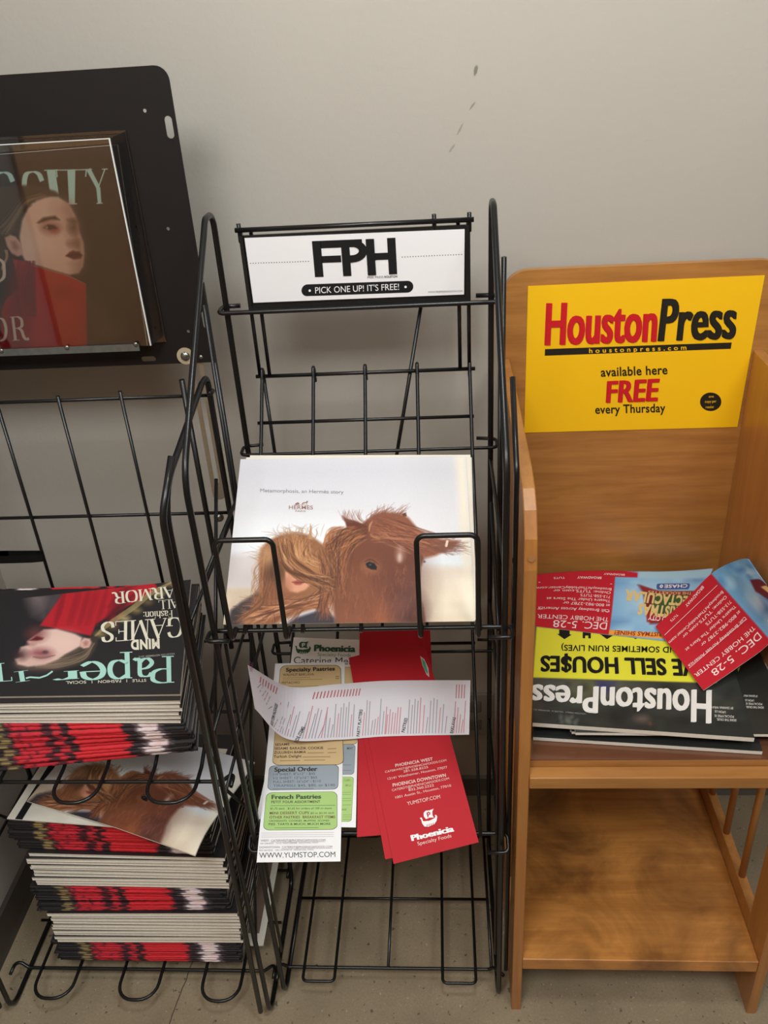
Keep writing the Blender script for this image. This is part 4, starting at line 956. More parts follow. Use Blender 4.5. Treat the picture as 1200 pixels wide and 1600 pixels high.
# red folders
RP = mat('red_menu_card', (190, 24, 38), 0.6, spec=0.25, bump=0.05, bscale=600, var=0.03, vscale=80); RE = mat('red_menu_edges', (206, 70, 74), 0.6, var=0.10, vscale=200)
RED_Q = [([(562, 986), (672, 984), (688, 1297), (558, 1308)], 0.0062, 'lowest red folded menu, standing straight under the tilted ones'),
         ([(545, 1028), (655, 1000), (735, 1312), (602, 1343)], 0.0090, 'middle red menu, its tilted upper left corner above the white strip'),
         ([(553, 1040), (665, 1010), (748, 1316), (615, 1350)], 0.0114, 'topmost red menu with white ship emblem, tilted over the front wires')]
for i, (q, lf, lb) in enumerate(RED_Q):
    s = Sheet(px=q, plane=(MP, MN), lift=lf, thick=0.0022 if i else 0.0030, base=RP, edge=RE)
    if i == 2:
        s.crop(360, 960, 2.727); s.poly([(808, 176), (826, 190), (842, 225), (846, 262), (834, 252), (818, 215)], ink((226, 214, 206)), 1); s.poly([(814, 184), (828, 200), (840, 240), (838, 252), (826, 232), (818, 208)], ink((70, 172, 140)), 2)
    if i == 2:
        LW = ink((236, 206, 200)); s.crop(580, 1140, 6.667)
        for t_, a, b, h, bd in (('PHOENICIA WEST', (246, 362), (634, 292), 30, .02), ('CATERWEST@PHOENICIAFOODS.COM', (140, 424), (775, 302), 21, 0), ('281.558.8225', (330, 422), (585, 374), 23, 0), ('12141 Westheimer, Houston, 77077', (168, 498), (785, 376), 24, 0), ('PHOENICIA DOWNTOWN', (220, 570), (772, 464), 33, .02), ('CATERDT@PHOENICIAFOODS.COM', (212, 618), (805, 494), 23, 0), ('832.360.2222', (384, 618), (646, 566), 25, 0), ('1001 Austin St., Houston, 77010', (248, 696), (826, 570), 25, 0), ('YUMSTOP.COM', (372, 768), (714, 694), 38, .0)): s.text(t_, a, b, h, LW, bd)
        ship(s, [(490, 838), (668, 800), (695, 972), (520, 1020)], WP, RP)
        s.text('Phoenicia', (424, 1152), (856, 1052), 62, WP, .012, heavy=13); s.text('Specialty Foods', (484, 1202), (835, 1116), 38, LW, .0)
    s.make('red_menu', lb, 'menu', 'red folded menus')
# long white menu lying across, its left end curling down
SL = 0.0150
fp = lambda x, y, l=SL: at_plane(x, y, MP + MN * l, MN)
s = Sheet(pts=[fp(388, 1066), fp(735, 1063), fp(733, 1148), fp(388, 1150)], thick=0.0007, base=mat('white_menu_paper', (232, 228, 236), 0.5, var=0.01))
s.rows = [(fp(733, 1148), fp(735, 1063)), (fp(666, 1149), fp(667, 1063)), (fp(596, 1151), fp(597, 1064)), (fp(527, 1156, SL + .002), fp(528, 1069, SL + .002)), (fp(447, 1154, SL + .026), fp(452, 1073, SL + .026)), (at(398, 1107, 'x', -0.297), at(387, 1039, 'x', -0.297))]
s.nu, s.nv, s.flip = 6, 60, 1.0
s.Hm = homography([(733, 1148), (735, 1063), (388, 1066), (388, 1150)], [(0, 0), (1, 0), (1, 1), (0, 1)])
mid = s.pos(.5, .3); s.flip = 1.0 if ((s.pos(.5, .3, .01) - mid).dot(CC - mid) > 0) else -1.0
K = lambda x, y: (360 + x / 2.727, 960 + y / 2.727)
s.crop(360, 960, 2.727)
def vline(x, y0, y1, h, m, t_=None, dx=10):
    if t_: s.text(t_, (x, y0), (x + dx, y1), h, m, .03)
    else: s.line((x - h / 2, y0), (x - h / 2 + dx, y1), h * .55, m)
for t_, x, y0, y1 in (('SIDE ITEM PACKAGES', 188, 508, 390), ('SIDE ITEMS', 308, 528, 460), ('PARTY PLATTERS', 543, 508, 400), ('PASTRIES', 735, 502, 444), ('BAKLAVAS', 944, 508, 442)): vline(x, y0, y1, 13, ink((60, 56, 60)), t_, dx=26 if x < 400 else 14)
rv = random.Random(3)
for x in list(range(112, 178, 11)) + list(range(198, 295, 12)) + list(range(318, 520, 11)) + list(range(560, 660, 12)) + list(range(660, 716, 11)) + list(range(752, 810, 12)) + list(range(815, 915, 14)) + list(range(952, 1004, 11)):
    red = (x % 5 == 0) or 650 < x < 720 or x > 945
    y0 = 506 if x > 190 else 380 + 2.2 * (x - 110) * .5
    vline(x, y0 - (0 if x > 190 else 0), y0 - rv.uniform(50, 150) * (1 if x > 190 else .5), 7, ink((214, 146, 158)) if red else ink((172, 168, 178)), dx=22 if x < 400 else 9)
for x in list(range(128, 212, 13)) + list(range(362, 545, 13)): vline(x, 345 - (x > 300) * 4, 345 - 34, 8, LRED, dx=7)
for x in (962, 974, 986, 998): vline(x, 360, 300, 6, LRED, dx=3)
s.text('YEAST', (92, 318), (97, 262), 11, ink((170, 90, 130)), 0)
s.make('white_menu', 'long white menu lying sideways across the other menus, its left end curling', 'menu')
# ------------------------------------------------------------------ folded magazines on the left rack
MW, MD, MT = 0.335, 0.198, 0.0056
DARKC = (38, 34, 37)
def fold_colour(f, rng, zf):
    j = rng.uniform(-.008, .008)
    f = f + j
    if f < .135: c = DARKC
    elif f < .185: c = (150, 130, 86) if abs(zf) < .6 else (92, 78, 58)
    elif f < .205: c = (66, 40, 44)
    elif f < .355: c = (196, 40, 54) if rng.random() > .16 else (96, 30, 42)
    elif f < .395: c = (62, 28, 36) if rng.random() > .2 else (120, 30, 40)
    elif f < .44: c = (190, 40, 52) if rng.random() > .22 else (90, 28, 40)
    elif f < .48: c = (56, 28, 34)
    elif f < .715: c = (206, 38, 48)
    elif f < .775: c = (44, 32, 38)
    elif f < .80: c = (110, 92, 96)
    elif f < .875: c = (226, 206, 206)
    elif f < .90: c = (96, 82, 88)
    else: c = DARKC
    return tuple(min(255, max(0, v * (1 + rng.uniform(-.05, .05)))) for v in c)
COVER = mat('dark_magazine_cover', (40, 36, 38), 0.33, spec=0.5, var=0.05, vscale=12)
def magazine_mesh(seed):
    rng = random.Random(seed); bm = bmesh.new(); lay = bm.verts.layers.float_color.new('print')
    nx = 70; r = MT / 2; ns = 6
    prof = [(MD / 2, MT), (-MD / 2 + r * 1.6, MT)]
    prof += [(-MD / 2 + r * 1.6 - 1.6 * r * abs(sin(pi * k / ns)) ** .55, r + r * (abs(cos(pi * k / ns)) ** .75) * (1 if k * 2 < ns else -1)) for k in range(1, ns)]
    prof += [(-MD / 2 + r * 1.6, 0), (MD / 2, 0)]
    G = []
    wob = [rng.uniform(-.0004, .0004) for _ in range(nx + 1)]
    for i in range(nx + 1):
        f = i / nx; row = []
        for k, (y, z) in enumerate(prof):
            v = bm.verts.new(((f - .5) * MW, y + (wob[i] if 0 < k < len(prof) - 1 else 0), z))
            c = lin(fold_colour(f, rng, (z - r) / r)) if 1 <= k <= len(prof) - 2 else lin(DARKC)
            v[lay] = tuple(c) + (1,); row.append(v)
        G.append(row)
    for a, b in zip(G[:-1], G[1:]):
        for k in range(len(prof) - 1):
            fc = bm.faces.new((a[k], a[k + 1], b[k + 1], b[k])); fc.smooth = True; fc.material_index = 0 if 1 <= k <= len(prof) - 3 else 1
    # open edge: thin cover, pages, centre gap, pages, cover
    zs = [0, .04, .46, .51, .97, 1.0]; mi = [1, 2, 3, 2, 1]
    q = [[bm.verts.new((x * MW / 2, MD / 2 - (.0006 if k in (2, 3) else 0), MT * z)) for k, z in enumerate(zs)] for x in (-1, 1)]
    for k in range(5):
        fc = bm.faces.new((q[0][k], q[0][k + 1], q[1][k + 1], q[1][k])); fc.material_index = mi[k]
    # page edges at both ends: white core inside dark covers
    for sgn in (-1, 1):
        x = sgn * MW / 2; zz = [0, .30, .72, 1.0]
        e = [[bm.verts.new((x, y, MT * z)) for z in zz] for y in (-MD / 2 + r * 1.2, MD / 2)]
        for k in range(3):
            fc = bm.faces.new((e[0][k], e[1][k], e[1][k + 1], e[0][k + 1])); fc.material_index = (1, 2, 1)[k]
        row = G[0] if sgn < 0 else G[-1]
        fc = bm.faces.new(row[1:-1]); fc.material_index = 1
    bmesh.ops.recalc_face_normals(bm, faces=bm.faces[:])
    me = bpy.data.meshes.new('folded_magazine'); bm.to_mesh(me); bm.free()
    for m in (PRINT, COVER, PAGE_E, mat('page_gap', (150, 140, 122), 0.8, var=0.05)): me.materials.append(m)
    return me
MAGS = [magazine_mesh(k) for k in range(4)]
TILT = radians(24)
def sheared(me, k):
    m = me.copy(); S = Matrix.Identity(4); S[1][2] = k; m.transform(S); return m
SLID = {True: [sheared(m, math.tan(TILT)) for m in MAGS], False: [sheared(m, -math.tan(TILT)) for m in MAGS]}
ORD = ['lowest', 'second', 'third', 'fourth', 'fifth', 'sixth', 'seventh', 'eighth', 'ninth', 'tenth', 'eleventh', 'twelfth', 'thirteenth', 'fourteenth', 'fifteenth', 'sixteenth', 'seventeenth', 'eighteenth']
rm = random.Random(21)
proto = None
def stack(z, bundles, group, tilt=0.0):
    """bundles from the bottom up: (count, x, front y, turn at bottom, turn at top, fold to the front?, words)"""
    global proto
    for n, hh, x, yf, r0, r1, fold, words in bundles:
        dz = hh / n; jx = .007 if fold else .004
        for k in range(n):
            me = (SLID[bool(fold)] if tilt else MAGS)[rm.randrange(4)]
            if proto is None: o = proto = bpy.data.objects.new('folded_magazine', me)
            else: o = proto.copy(); o.data = me
            COL.objects.link(o)
            f = k / max(1, n - 1); a = radians(r0 + (r1 - r0) * f + rm.uniform(-.5, .5))
            cx = x + rm.uniform(-jx, jx); cy = yf + (rm.uniform(-.0035, .0035) if fold else rm.uniform(-.0005, .0005)) + MD / 2
            pivot = Vector((x + MW * .4, yf)); d = Vector((cx, cy)) - pivot
            d = Vector((d.x * cos(a) - d.y * sin(a), d.x * sin(a) + d.y * cos(a))); c = pivot + d
            ct, st = cos(tilt), sin(tilt)
            Rm = Matrix.Rotation(tilt, 4, 'X') @ Matrix.Rotation(a + (0 if fold else pi), 4, 'Z')
            o.rotation_euler = Rm.to_euler(); o.location = (c.x, .92 + (c.y - .92) * ct, z + (c.y - .92) * st)
            lb = 'folded magazine, ' + (ORD[k] + ' from the bottom' if k else 'lowest') + ' of the ' + words
            o.scale = (1, 1, (dz * ct - 0.00015) / MT)
            tag(o, lb, 'magazine', group); z += dz
    return z
# one newspaper flat under the tall pile, its white margin showing at the right
s = Sheet(pts=[(-0.690, 1.185, 0.0478), (-0.352, 1.185, 0.0478), (-0.352, 0.946, 0.0478), (-0.690, 0.946, 0.0478)], thick=0.0018, base=mat('grey_brown_print', (118, 98, 86), 0.6, var=0.25, vscale=20), edge=PAPER_N)
s.add(np.array([(0, 0), (1, 0), (1, .10), (0, .10)]), [(0, 1, 2, 3)], PAPER_N); s.add(np.array([(.965, .1), (1, .1), (1, 1), (.965, 1)]), [(0, 1, 2, 3)], PAPER_N)
s.make('newspaper', 'newspaper with white margin, flat under the tall magazine pile near the floor', 'newspaper')
ztop = stack(0.0490, [(13, .059, -0.551, 0.914, 0, 1, 1, 'bottom red bundle of the tall pile'),
                      (10, .082, -0.541, 0.912, .6, .2, 0, 'lower white bundle of the tall pile'),
                      (16, .060, -0.556, 0.917, .5, -.5, 1, 'middle red bundle of the tall pile'),
                      (10, .078, -0.545, 0.916, -.5, -1, 0, 'upper white bundle of the tall pile'),
                      (11, .074, -0.564, 0.922, -1.5, -1, 1, 'top red bundle of the tall pile')], 'magazines piled on the bottom shelf')
zup = stack(0.5520, [(15, .069, -0.557, 0.921, 5.5, 1.5, 1, 'red bundle on the middle shelf'),
                     (6, .044, -0.560, 0.920, -0.5, 0.5, 0, 'white bundle on the middle shelf')], 'magazines piled on the middle shelf', TILT)

# the top magazine shows its cover, upside down
CN = Vector((0, -sin(TILT), cos(TILT)))
c4 = [at_plane(px, py, Vector((-0.55, 0.92, zup + 0.0035)), CN) for px, py in ((10, 939), (299, 907), (282, 1086), (-24, 1090))]
s = Sheet(pts=c4, thick=0.0056, base=COVER, back=COVER, edge=PAGE_E).crop(0, 900, 3.75)
a = s.paint(330, 240, (36, 32, 35)); R = a.rng
a.poly([(150, 120), (250, 105), (345, 95), (300, 190), (230, 250), (190, 230)], (150, 132, 132), 30, alpha=.8); a.poly([(250, 110), (345, 90), (260, 240), (210, 240)], (48, 42, 46), 40, alpha=.9)
a.poly([(350, 95), (700, 60), (880, 50), (900, 80), (770, 160), (640, 220), (560, 270), (520, 290), (505, 330), (490, 362), (440, 350), (280, 315), (208, 300)], (178, 30, 42), 4)
for _ in range(30):
    x0 = 330 + 380 * R.random(); a.stroke([(x0, 90), (x0 - 30, 200), (x0 - 60, 300)], 9, (140, 22, 34), .25)
a.poly([(700, 66), (760, 62), (650, 150), (600, 190)], (96, 20, 30), 14, alpha=.7); a.poly([(640, 190), (760, 110), (700, 190), (560, 280)], (60, 22, 28), 14, alpha=.8)
for k in range(7): t_ = k / 6; a.dot((985 - 440 * t_, 52 + 300 * t_ ** .9), 30, 16, [(148, 130, 84), (196, 178, 120), (110, 92, 60)][k % 3], .8, .9)
a.stroke([(985, 48), (860, 110), (740, 200), (600, 290), (520, 360)], 12, (170, 150, 100), .7)
# head, upside down
a.poly([(505, 365), (532, 370), (520, 430), (480, 490), (420, 530), (330, 555), (240, 560), (130, 560), (80, 540), (75, 500), (140, 470), (300, 420), (420, 390)], (62, 52, 46), 5, smooth=True)
for _ in range(70): t_ = R.random(); a.stroke([(515 - 30 * t_, 400 + 20 * R.random()), (450 - 20 * t_, 490 + 20 * R.random() - 40 * t_), (300, 530 + 20 * R.random() - 50 * t_), (180, 548 - 40 * t_)], 2.2, [(128, 112, 92), (44, 36, 32), (98, 82, 66)][R.integers(3)], .5)
a.poly([(230, 322), (300, 320), (400, 350), (440, 372), (430, 420), (395, 440), (340, 470), (300, 500), (230, 528), (140, 540), (88, 526), (76, 495), (110, 480), (96, 455), (106, 425), (150, 412), (140, 392), (165, 370), (190, 350)], (222, 186, 174), 5)
a.dot((190, 350), 50, 40, (120, 60, 60), .7, .7); a.dot((110, 470), 30, 30, (70, 40, 44), .7, .85); a.dot((215, 462), 55, 24, (120, 44, 56), .6, .85); a.dot((235, 455), 16, 9, (50, 34, 40), .5, .9)
a.poly([(150, 388), (190, 362), (228, 372), (220, 384), (190, 388)], (96, 28, 36), 4); a.dot((160, 410), 22, 12, (170, 120, 112), .7, .7); a.stroke([(170, 482), (220, 488), (285, 474)], 6, (110, 78, 70), .7)
a.dot((330, 400), 80, 50, (238, 206, 194), .8, .5); a.dot((200, 515), 90, 18, (190, 150, 138), .8, .5)
a.poly([(428, 400), (450, 372), (485, 378), (494, 400), (480, 428), (450, 436), (430, 425)], (214, 170, 158), 4); a.poly([(445, 400), (462, 388), (478, 396), (472, 418), (452, 422)], (168, 116, 108), 5, alpha=.8)
MINT, CRM = ink((168, 214, 202)), ink((226, 220, 200))
def up(t_, x0, y0, x1, y1, h, m, sf=True, wt=.15, slant=0.0, bold=.02, track=0):
    if sf: s.serif(t_, (x0, y0), (x1, y1), h, m, wt=wt, thin=.035, slant=slant, track=track)
    else: s.text(t_, (x0, y0), (x1, y1), h, m, bold)
up('P', 1012, 478, 852, 484, 150, MINT, wt=.13); up('a', 880, 488, 742, 494, 150, MINT, wt=.12); up('p', 742, 500, 585, 506, 150, MINT, wt=.12); up('e', 578, 508, 420, 516, 145, MINT, wt=.12); up('r', 418, 562, 268, 572, 66, MINT, wt=.16)
s.serif('I', (140, 560), (66, 570), 60, MINT, wt=.11); s.serif('T', (50, 516), (-60, 524), 104, MINT, wt=.10)
for q_ in ([(272, 566), (240, 590), (200, 604), (150, 600), (128, 606)],): 
    for a_, b_ in zip(q_[:-1], q_[1:]): s.line(a_, b_, 9, MINT, 2)
s.text('STYLE   I   FASHION   I   SOCIAL', (830, 610), (345, 624), 16, CRM, .0)
up('HOUSTON NOVEMBER 2012', 1016, 458, 780, 478, 10, ink((150, 146, 136)), False)
up('MIND', 914, 378, 730, 388, 52, CRM, False, bold=.05)
up('GAMES', 1068, 250, 545, 285, 112, CRM, wt=.14, slant=.06); up('Fashion:', 1000, 210, 808, 222, 40, CRM, wt=.13); up('FALL', 1075, 138, 905, 154, 52, CRM, wt=.13); up('ARMOR', 1010, 66, 612, 110, 66, CRM, wt=.15)
s.make('magazine', 'top magazine of the middle shelf pile, its dark cover upside down', 'magazine')

# ------------------------------------------------------------------ newspaper draped over the tall pile, another under it
zz = ztop + 0.0014
u, v = Vector((0.996, -0.087, 0)), Vector((0.087, 0.996, 0)); BL = Vector((-0.728, 0.930, zz))
s = Sheet(pts=[BL + v * .18, BL + u * .32 + v * .18, BL + u * .32, BL], thick=0.0018, base=PAPER_N)
s.add(np.array([(.045, 0), (.085, 0), (.085, .7), (.045, .7)]), [(0, 1, 2, 3)], INK)
s.make('newspaper', 'newspaper with a black margin bar, sticking out left under the draped newspaper', 'newspaper')
u, v = Vector((0.951, -0.309, 0)), Vector((0.309, 0.951, 0)); BR = Vector((-0.398, 0.862, zz + 0.004))
def drape(u_, v_):
    return Vector((0, 0, -0.012 * max(0, (.25 - v_) / .25) ** 2 * max(0, (u_ - .55) / .45) + 0.006 * sin(3 * v_ + 1.0 * u_) + .012 * max(0, v_ - .7)))
s2 = Sheet(pts=[BR - u * .325 + v * .195, BR + v * .195, BR, BR - u * .325], thick=0.0018, base=PAPER_N, edge=PAPER_N, bulge=drape, nu=16, nv=12)
hk = homography([(x / 2.5 * 1.0 + 320 - 320, y) for x, y in ((0, 0), (1, 0), (1, 1), (0, 1))], [(0, 0)] * 4) if False else None
a = s2.paint(240, 180, (229, 228, 231)); Hh = homography([((p[0] - 320) * 2.5, (p[1] - 690) * 2.5) for p in HQ], [(0, 1), (1, 1), (1, 0), (0, 0)])
a.K = lambda pts: happly(Hh, np.asarray(pts, float).reshape(-1, 2)); horse_art(a, .8)
s2.make('newspaper', 'newspaper with brown horse picture draped askew over the tall magazine pile', 'newspaper')

# ------------------------------------------------------------------ magazine in the acrylic pocket
s = Sheet(pts=[(-0.722, 1.182, 1.372), (-0.4125, 1.182, 1.3785), (-0.427, 1.182, 1.1085), (-0.735, 1.182, 1.1085)], thick=0.004, base=COVER, back=COVER, edge=PAGE_E).crop(0, 200, 4.4444)
a = s.paint(430, 370, (40, 35, 38)); R = a.rng
mint = (196, 232, 218)
for t_, x0, x1 in (('C', -70, 96), ('C', 134, 300), ('I', 305, 400), ('T', 384, 606), ('Y', 600, 752)):
    yb = 538 - 12 * (x0 / 600); a.mesh(serif(t_, .17 if t_ not in 'I' else .2, .03), [(x0 + 34, yb), (x1 + 34 - (60 if t_ in 'TY' else 0) + (30 if t_ == 'Y' else 0), yb - 4), (x1, yb - 240), (x0, yb - 236)] if t_ in 'ITY' else [(x0 + 34, yb), (x1 + 34, yb - 4), (x1, yb - 230), (x0, yb - 228)], mint)
a.poly([(-300, 600), (-200, 470), (-60, 410), (40, 405), (120, 400), (200, 400), (290, 415), (380, 440), (440, 480), (330, 485), (240, 515), (185, 560), (150, 630), (135, 745), (70, 742), (30, 760), (40, 860), (60, 905), (20, 960), (20, 1060), (-60, 1130), (-300, 1100)], (70, 56, 48), 6)
for _ in range(90):
    t_ = R.random(); a.stroke([(330 - 60 * t_, 470 + 20 * R.random() - 30 * t_), (200 - 60 * t_, 520 - 30 * t_), (120 - 80 * t_, 640 - 30 * R.random()), (70 - 160 * t_, 740)], 3, [(128, 104, 82), (48, 38, 34), (150, 122, 98), (90, 72, 60)][R.integers(4)], .5)
for _ in range(14): a.stroke([(30 + 20 * R.random(), 850), (45, 900), (10, 960 + 30 * R.random())], 4, (170, 144, 116), .6)
a.poly([(340, 478), (420, 490), (478, 528), (518, 600), (545, 660), (552, 720), (580, 800), (586, 870), (578, 960), (545, 1010), (480, 1022), (400, 1000), (250, 955), (170, 920), (150, 880), (132, 755), (150, 640), (190, 560), (250, 506)], (244, 200, 176), 5)
a.dot((250, 820), 90, 90, (252, 220, 200), .8, .6); a.dot((430, 560), 70, 60, (196, 142, 118), .8, .5)
a.poly([(470, 540), (548, 660), (560, 740), (582, 810), (585, 960), (545, 1010), (515, 1000), (540, 900), (505, 820), (470, 690)], (158, 112, 92), 30, alpha=.75)
a.poly([(30, 762), (70, 742), (108, 756), (140, 800), (160, 880), (120, 894), (78, 872), (45, 822)], (220, 172, 152), 4); a.poly([(78, 790), (104, 790), (128, 830), (112, 852), (88, 836)], (160, 108, 92), 8, alpha=.8)
a.poly([(256, 660), (298, 624), (380, 612), (414, 640), (352, 638), (270, 662)], (74, 50, 42), 5); a.dot((350, 692), 56, 30, (142, 66, 58), .8, .85); a.dot((376, 708), 26, 18, (160, 40, 40), .8, .7); a.poly([(302, 694), (330, 672), (372, 676), (396, 700), (340, 708)], (66, 44, 42), 4); a.dot((322, 692), 10, 8, (200, 176, 164), .6, .8)
a.dot((512, 690), 34, 42, (104, 68, 56), .8, .8); a.poly([(470, 640), (520, 632), (545, 660), (500, 655)], (84, 56, 46), 10, alpha=.7)
a.dot((500, 806), 34, 16, (158, 104, 88), .8, .8); a.dot((536, 800), 18, 30, (130, 88, 72), .8, .6)
a.poly([(454, 890), (480, 864), (508, 852), (522, 858), (550, 858), (572, 886), (560, 906), (510, 914)], (104, 40, 40), 4); a.stroke([(458, 888), (510, 882), (566, 884)], 4, (66, 24, 26), .7); a.dot((500, 940), 30, 10, (190, 140, 120), .8, .5)
a.poly([(88, 912), (160, 924), (212, 952), (300, 978), (470, 1028), (598, 1086), (606, 1530), (0, 1530), (12, 1260), (40, 1190), (130, 1110)], (192, 34, 42), 4)
a.poly([(88, 912), (130, 1110), (150, 1180), (210, 1300), (190, 1530), (0, 1530), (12, 1260), (40, 1190)], (138, 22, 36), 30, alpha=.8)
for _ in range(18): x0 = 120 + 120 * R.random(); a.stroke([(x0, 930), (x0 - 20 + 30 * R.random(), 1100), (x0 + 40 * R.random(), 1300)], 10, (122, 18, 30), .3)
a.dot((440, 1140), 60, 30, (132, 20, 30), .8, .5); a.stroke([(214, 952), (300, 978), (470, 1028), (598, 1086)], 3, (206, 120, 104), .8)
a.poly([(610, 1180), (700, 1240), (800, 1350), (880, 1480), (760, 1490), (620, 1500)], (110, 92, 84), 60, alpha=.5)
cr = (232, 214, 196)
a.mesh(serif('R', .14, .03, -.0), [(84, 1474), (204, 1468), (176, 1310), (66, 1314)], cr); a.mesh(serif('O', .12, .03), [(-74, 1480), (56, 1476), (44, 1316), (-80, 1320)], cr); a.mesh(serif('D', .13, .03), [(-90, 1074), (42, 1070), (34, 902), (-94, 906)], cr)
s.make('magazine', 'magazine with a woman in a red collar, inside the clear acrylic pocket', 'magazine')

# ------------------------------------------------------------------ newspapers on the wooden stand
NEWSD = mat('dark_news_cover', (44, 46, 44), 0.35, var=0.15, vscale=16); NEDGE = mat('newsprint_edges', (222, 216, 204), 0.7, var=0.08, vscale=240)
def paper(BLx, BLy, z, w_, h_, deg, thick, dz=0.0, **kw):
    a = radians(deg); u = Vector((cos(a), sin(a), 0)); v = Vector((-sin(a), cos(a), 0)); B = Vector((BLx, BLy, z))
    return Sheet(pts=[B + v * h_, B + u * w_ + v * h_ + Vector((0, 0, dz)), B + u * w_ + Vector((0, 0, dz)), B], thick=thick, base=NEWSD, back=NEWSD, edge=NEDGE, **kw)
NW = ink((214, 212, 206))
s = paper(0.118, 0.922, 0.5835, 0.315, 0.36, -5.5, 0.006); s.make('newspaper', 'lowest newspaper in the wooden stand, its long front edge sticking out below the others', 'newspaper', 'newspapers in the wooden stand')
rl = ['lowest', 'second lowest', 'third lowest', 'topmost']
for k in range(4):
    s = paper(0.172 + .004 * (k % 2), 0.931 - 0.007 * k + (.012 if k == 1 else 0), 0.5893 + 0.0050 * k, 0.305, 0.355, -1.2 + .8 * (k % 3), 0.0046)
    if k == 3:
        s.crop(820, 870, 3.158)
        for i, (t_, x0, x1, y) in enumerate((('SIGNS THE CRUEL', 1178, 1090, 746), ('POCALYPSE IS', 1170, 1090, 729), ('UPON US', 1130, 1086, 712), ('BY DIANNA WRAY', 1146, 1078, 690))): s.text(t_, (x0, y), (x1, y - 3), 10, NW, .01)
        s.poly([(1048, 560), (1062, 548), (1052, 575)], ink((214, 206, 60)))
    s.make('newspaper', rl[k] + ' newspaper of the pile set to the right, under the houses headline paper', 'newspaper', 'newspapers in the wooden stand')
s = paper(0.1165, 0.9225, 0.6105, 0.301, 0.372, -6.2, 0.0072).crop(820, 870, 3.158)
a = s.paint(250, 300, (42, 44, 42)); R = a.rng
a.poly([(30, 600), (500, 600), (500, 660), (400, 700), (30, 720)], (112, 116, 112), 60, alpha=.7); a.poly([(250, 620), (450, 620), (440, 680), (260, 700)], (120, 116, 60), 40, alpha=.6); a.poly([(355, 620), (450, 625), (440, 670), (390, 690), (360, 650)], (44, 46, 110), 12, alpha=.9)
a.poly([(450, 625), (1000, 640), (980, 760), (500, 700)], (84, 88, 80), 60, alpha=.7)
for _ in range(120): a.dot((30 + 1050 * R.random(), 640 + 220 * R.random()), 12 + 30 * R.random(), 8 + 16 * R.random(), [(66, 76, 60), (30, 32, 32), (58, 60, 58), (26, 28, 28)][R.integers(4)], .9, .4)
for _ in range(14): a.dot((180 + 80 * R.random(), 795 + 40 * R.random()), 8, 8, (116, 124, 112), .9, .5)
a.dot((580, 810), 30, 16, (140, 116, 104), .9, .6); a.dot((620, 835), 10, 8, (150, 80, 70), .8, .5)
a.poly([(60, 330), (1040, 390), (945, 634), (40, 606)], (226, 222, 60), 3)
s.text('HoustonPress', (916, 672), (36, 643), 158, mat('white_headline', (232, 230, 226), 0.5, var=.01), .01, heavy=9, top=((914, 832), (30, 752)))
s.text('WE SELL HOU$ES', (880, 520), (80, 500), 76, INK, .015, heavy=6, top=((892, 600), (78, 574))); s.text('(AND SOMETIMES RUIN LIVES)', (790, 456), (180, 444), 28, INK, .02)
for x in (195, 305, 405, 545, 660):
    if x in (305,): s.poly([(x - 20, 372), (x + 20, 374), (x + 20, 412), (x + 8, 412), (x + 8, 398), (x - 8, 398), (x - 8, 412), (x - 20, 411)], INK, 2)
    else: s.poly([(x - 26, 360), (x + 26, 362), (x + 26, 392), (x + 36, 394), (x, 416), (x - 36, 390), (x - 26, 390)], INK, 2)
for t_, x0, x1, y in (('SIGNS THE CRUEL', 1042, 945, 812), ('POCALYPSE IS', 1030, 935, 794), ('UPON US', 990, 936, 772), ('BY DIANNA WRAY', 1026, 918, 752)): s.text(t_, (x0, y), (x1, y - 5), 11, NW, .01)
s.text('HOUSTON WEEKLY   VOLUME 24   NOVEMBER 2012', (300, 782), (40, 760), 7, ink((150, 150, 146)))
s.make('newspaper', 'top newspaper with upside-down white title and yellow band about houses', 'newspaper', 'newspapers in the wooden stand')

# the two show flyers
CRIM = (192, 30, 48)
def sky_patch(a, quad, c):
    a.poly(quad, (116, 172, 214), 3)
    R = a.rng; q = np.array(quad, float); lo, hi = q.min(0), q.max(0)
    for _ in range(60):
        p = lo + (hi - lo) * R.random(2); a.dot(p, 12 + 34 * R.random(), 5 + 9 * R.random(), [(158, 208, 238), (70, 124, 186), (204, 232, 246), (58, 96, 160)][R.integers(4)], .7, .55)
    a.dot(c, 190, 100, (222, 240, 250), .9, .75)
WTX = ink((244, 226, 226))
s = Sheet(px=[(835, 901), (1114, 890), (1066, 1005), (837, 979)], plane=((0, 0, 0.6152), (0, 0, 1)), thick=0.0005, bulge=lambda u, v: Vector((0, 0, 0.004 * sin(u * 6) * v + .004 * v)), nu=20, nv=10, base=PAPER_W).crop(820, 870, 3.158)
a = s.paint(280, 120, CRIM)
sky_patch(a, [(356, 90), (1000, 60), (900, 460), (356, 380)], (620, 230)); a.poly([(30, 60), (465, 92), (465, 120), (356, 122), (356, 380), (30, 350)], CRIM, 2); a.poly([(470, 80), (950, 60), (900, 125), (470, 122)], (168, 204, 222), 6)
a.poly([(470, 160), (560, 195), (840, 205), (820, 340), (560, 345), (530, 300), (500, 200)], (112, 40, 44), 5); a.poly([(560, 190), (830, 210), (800, 310), (560, 300)], (62, 90, 50), 6); a.poly([(356, 362), (720, 388), (700, 410), (356, 378)], (240, 160, 60), 2); a.poly([(530, 290), (700, 318), (690, 345), (540, 335)], (168, 40, 48), 3)
a.poly([(480, 160), (580, 190), (850, 200), (850, 222), (570, 212), (500, 190)], (146, 44, 50), 3)
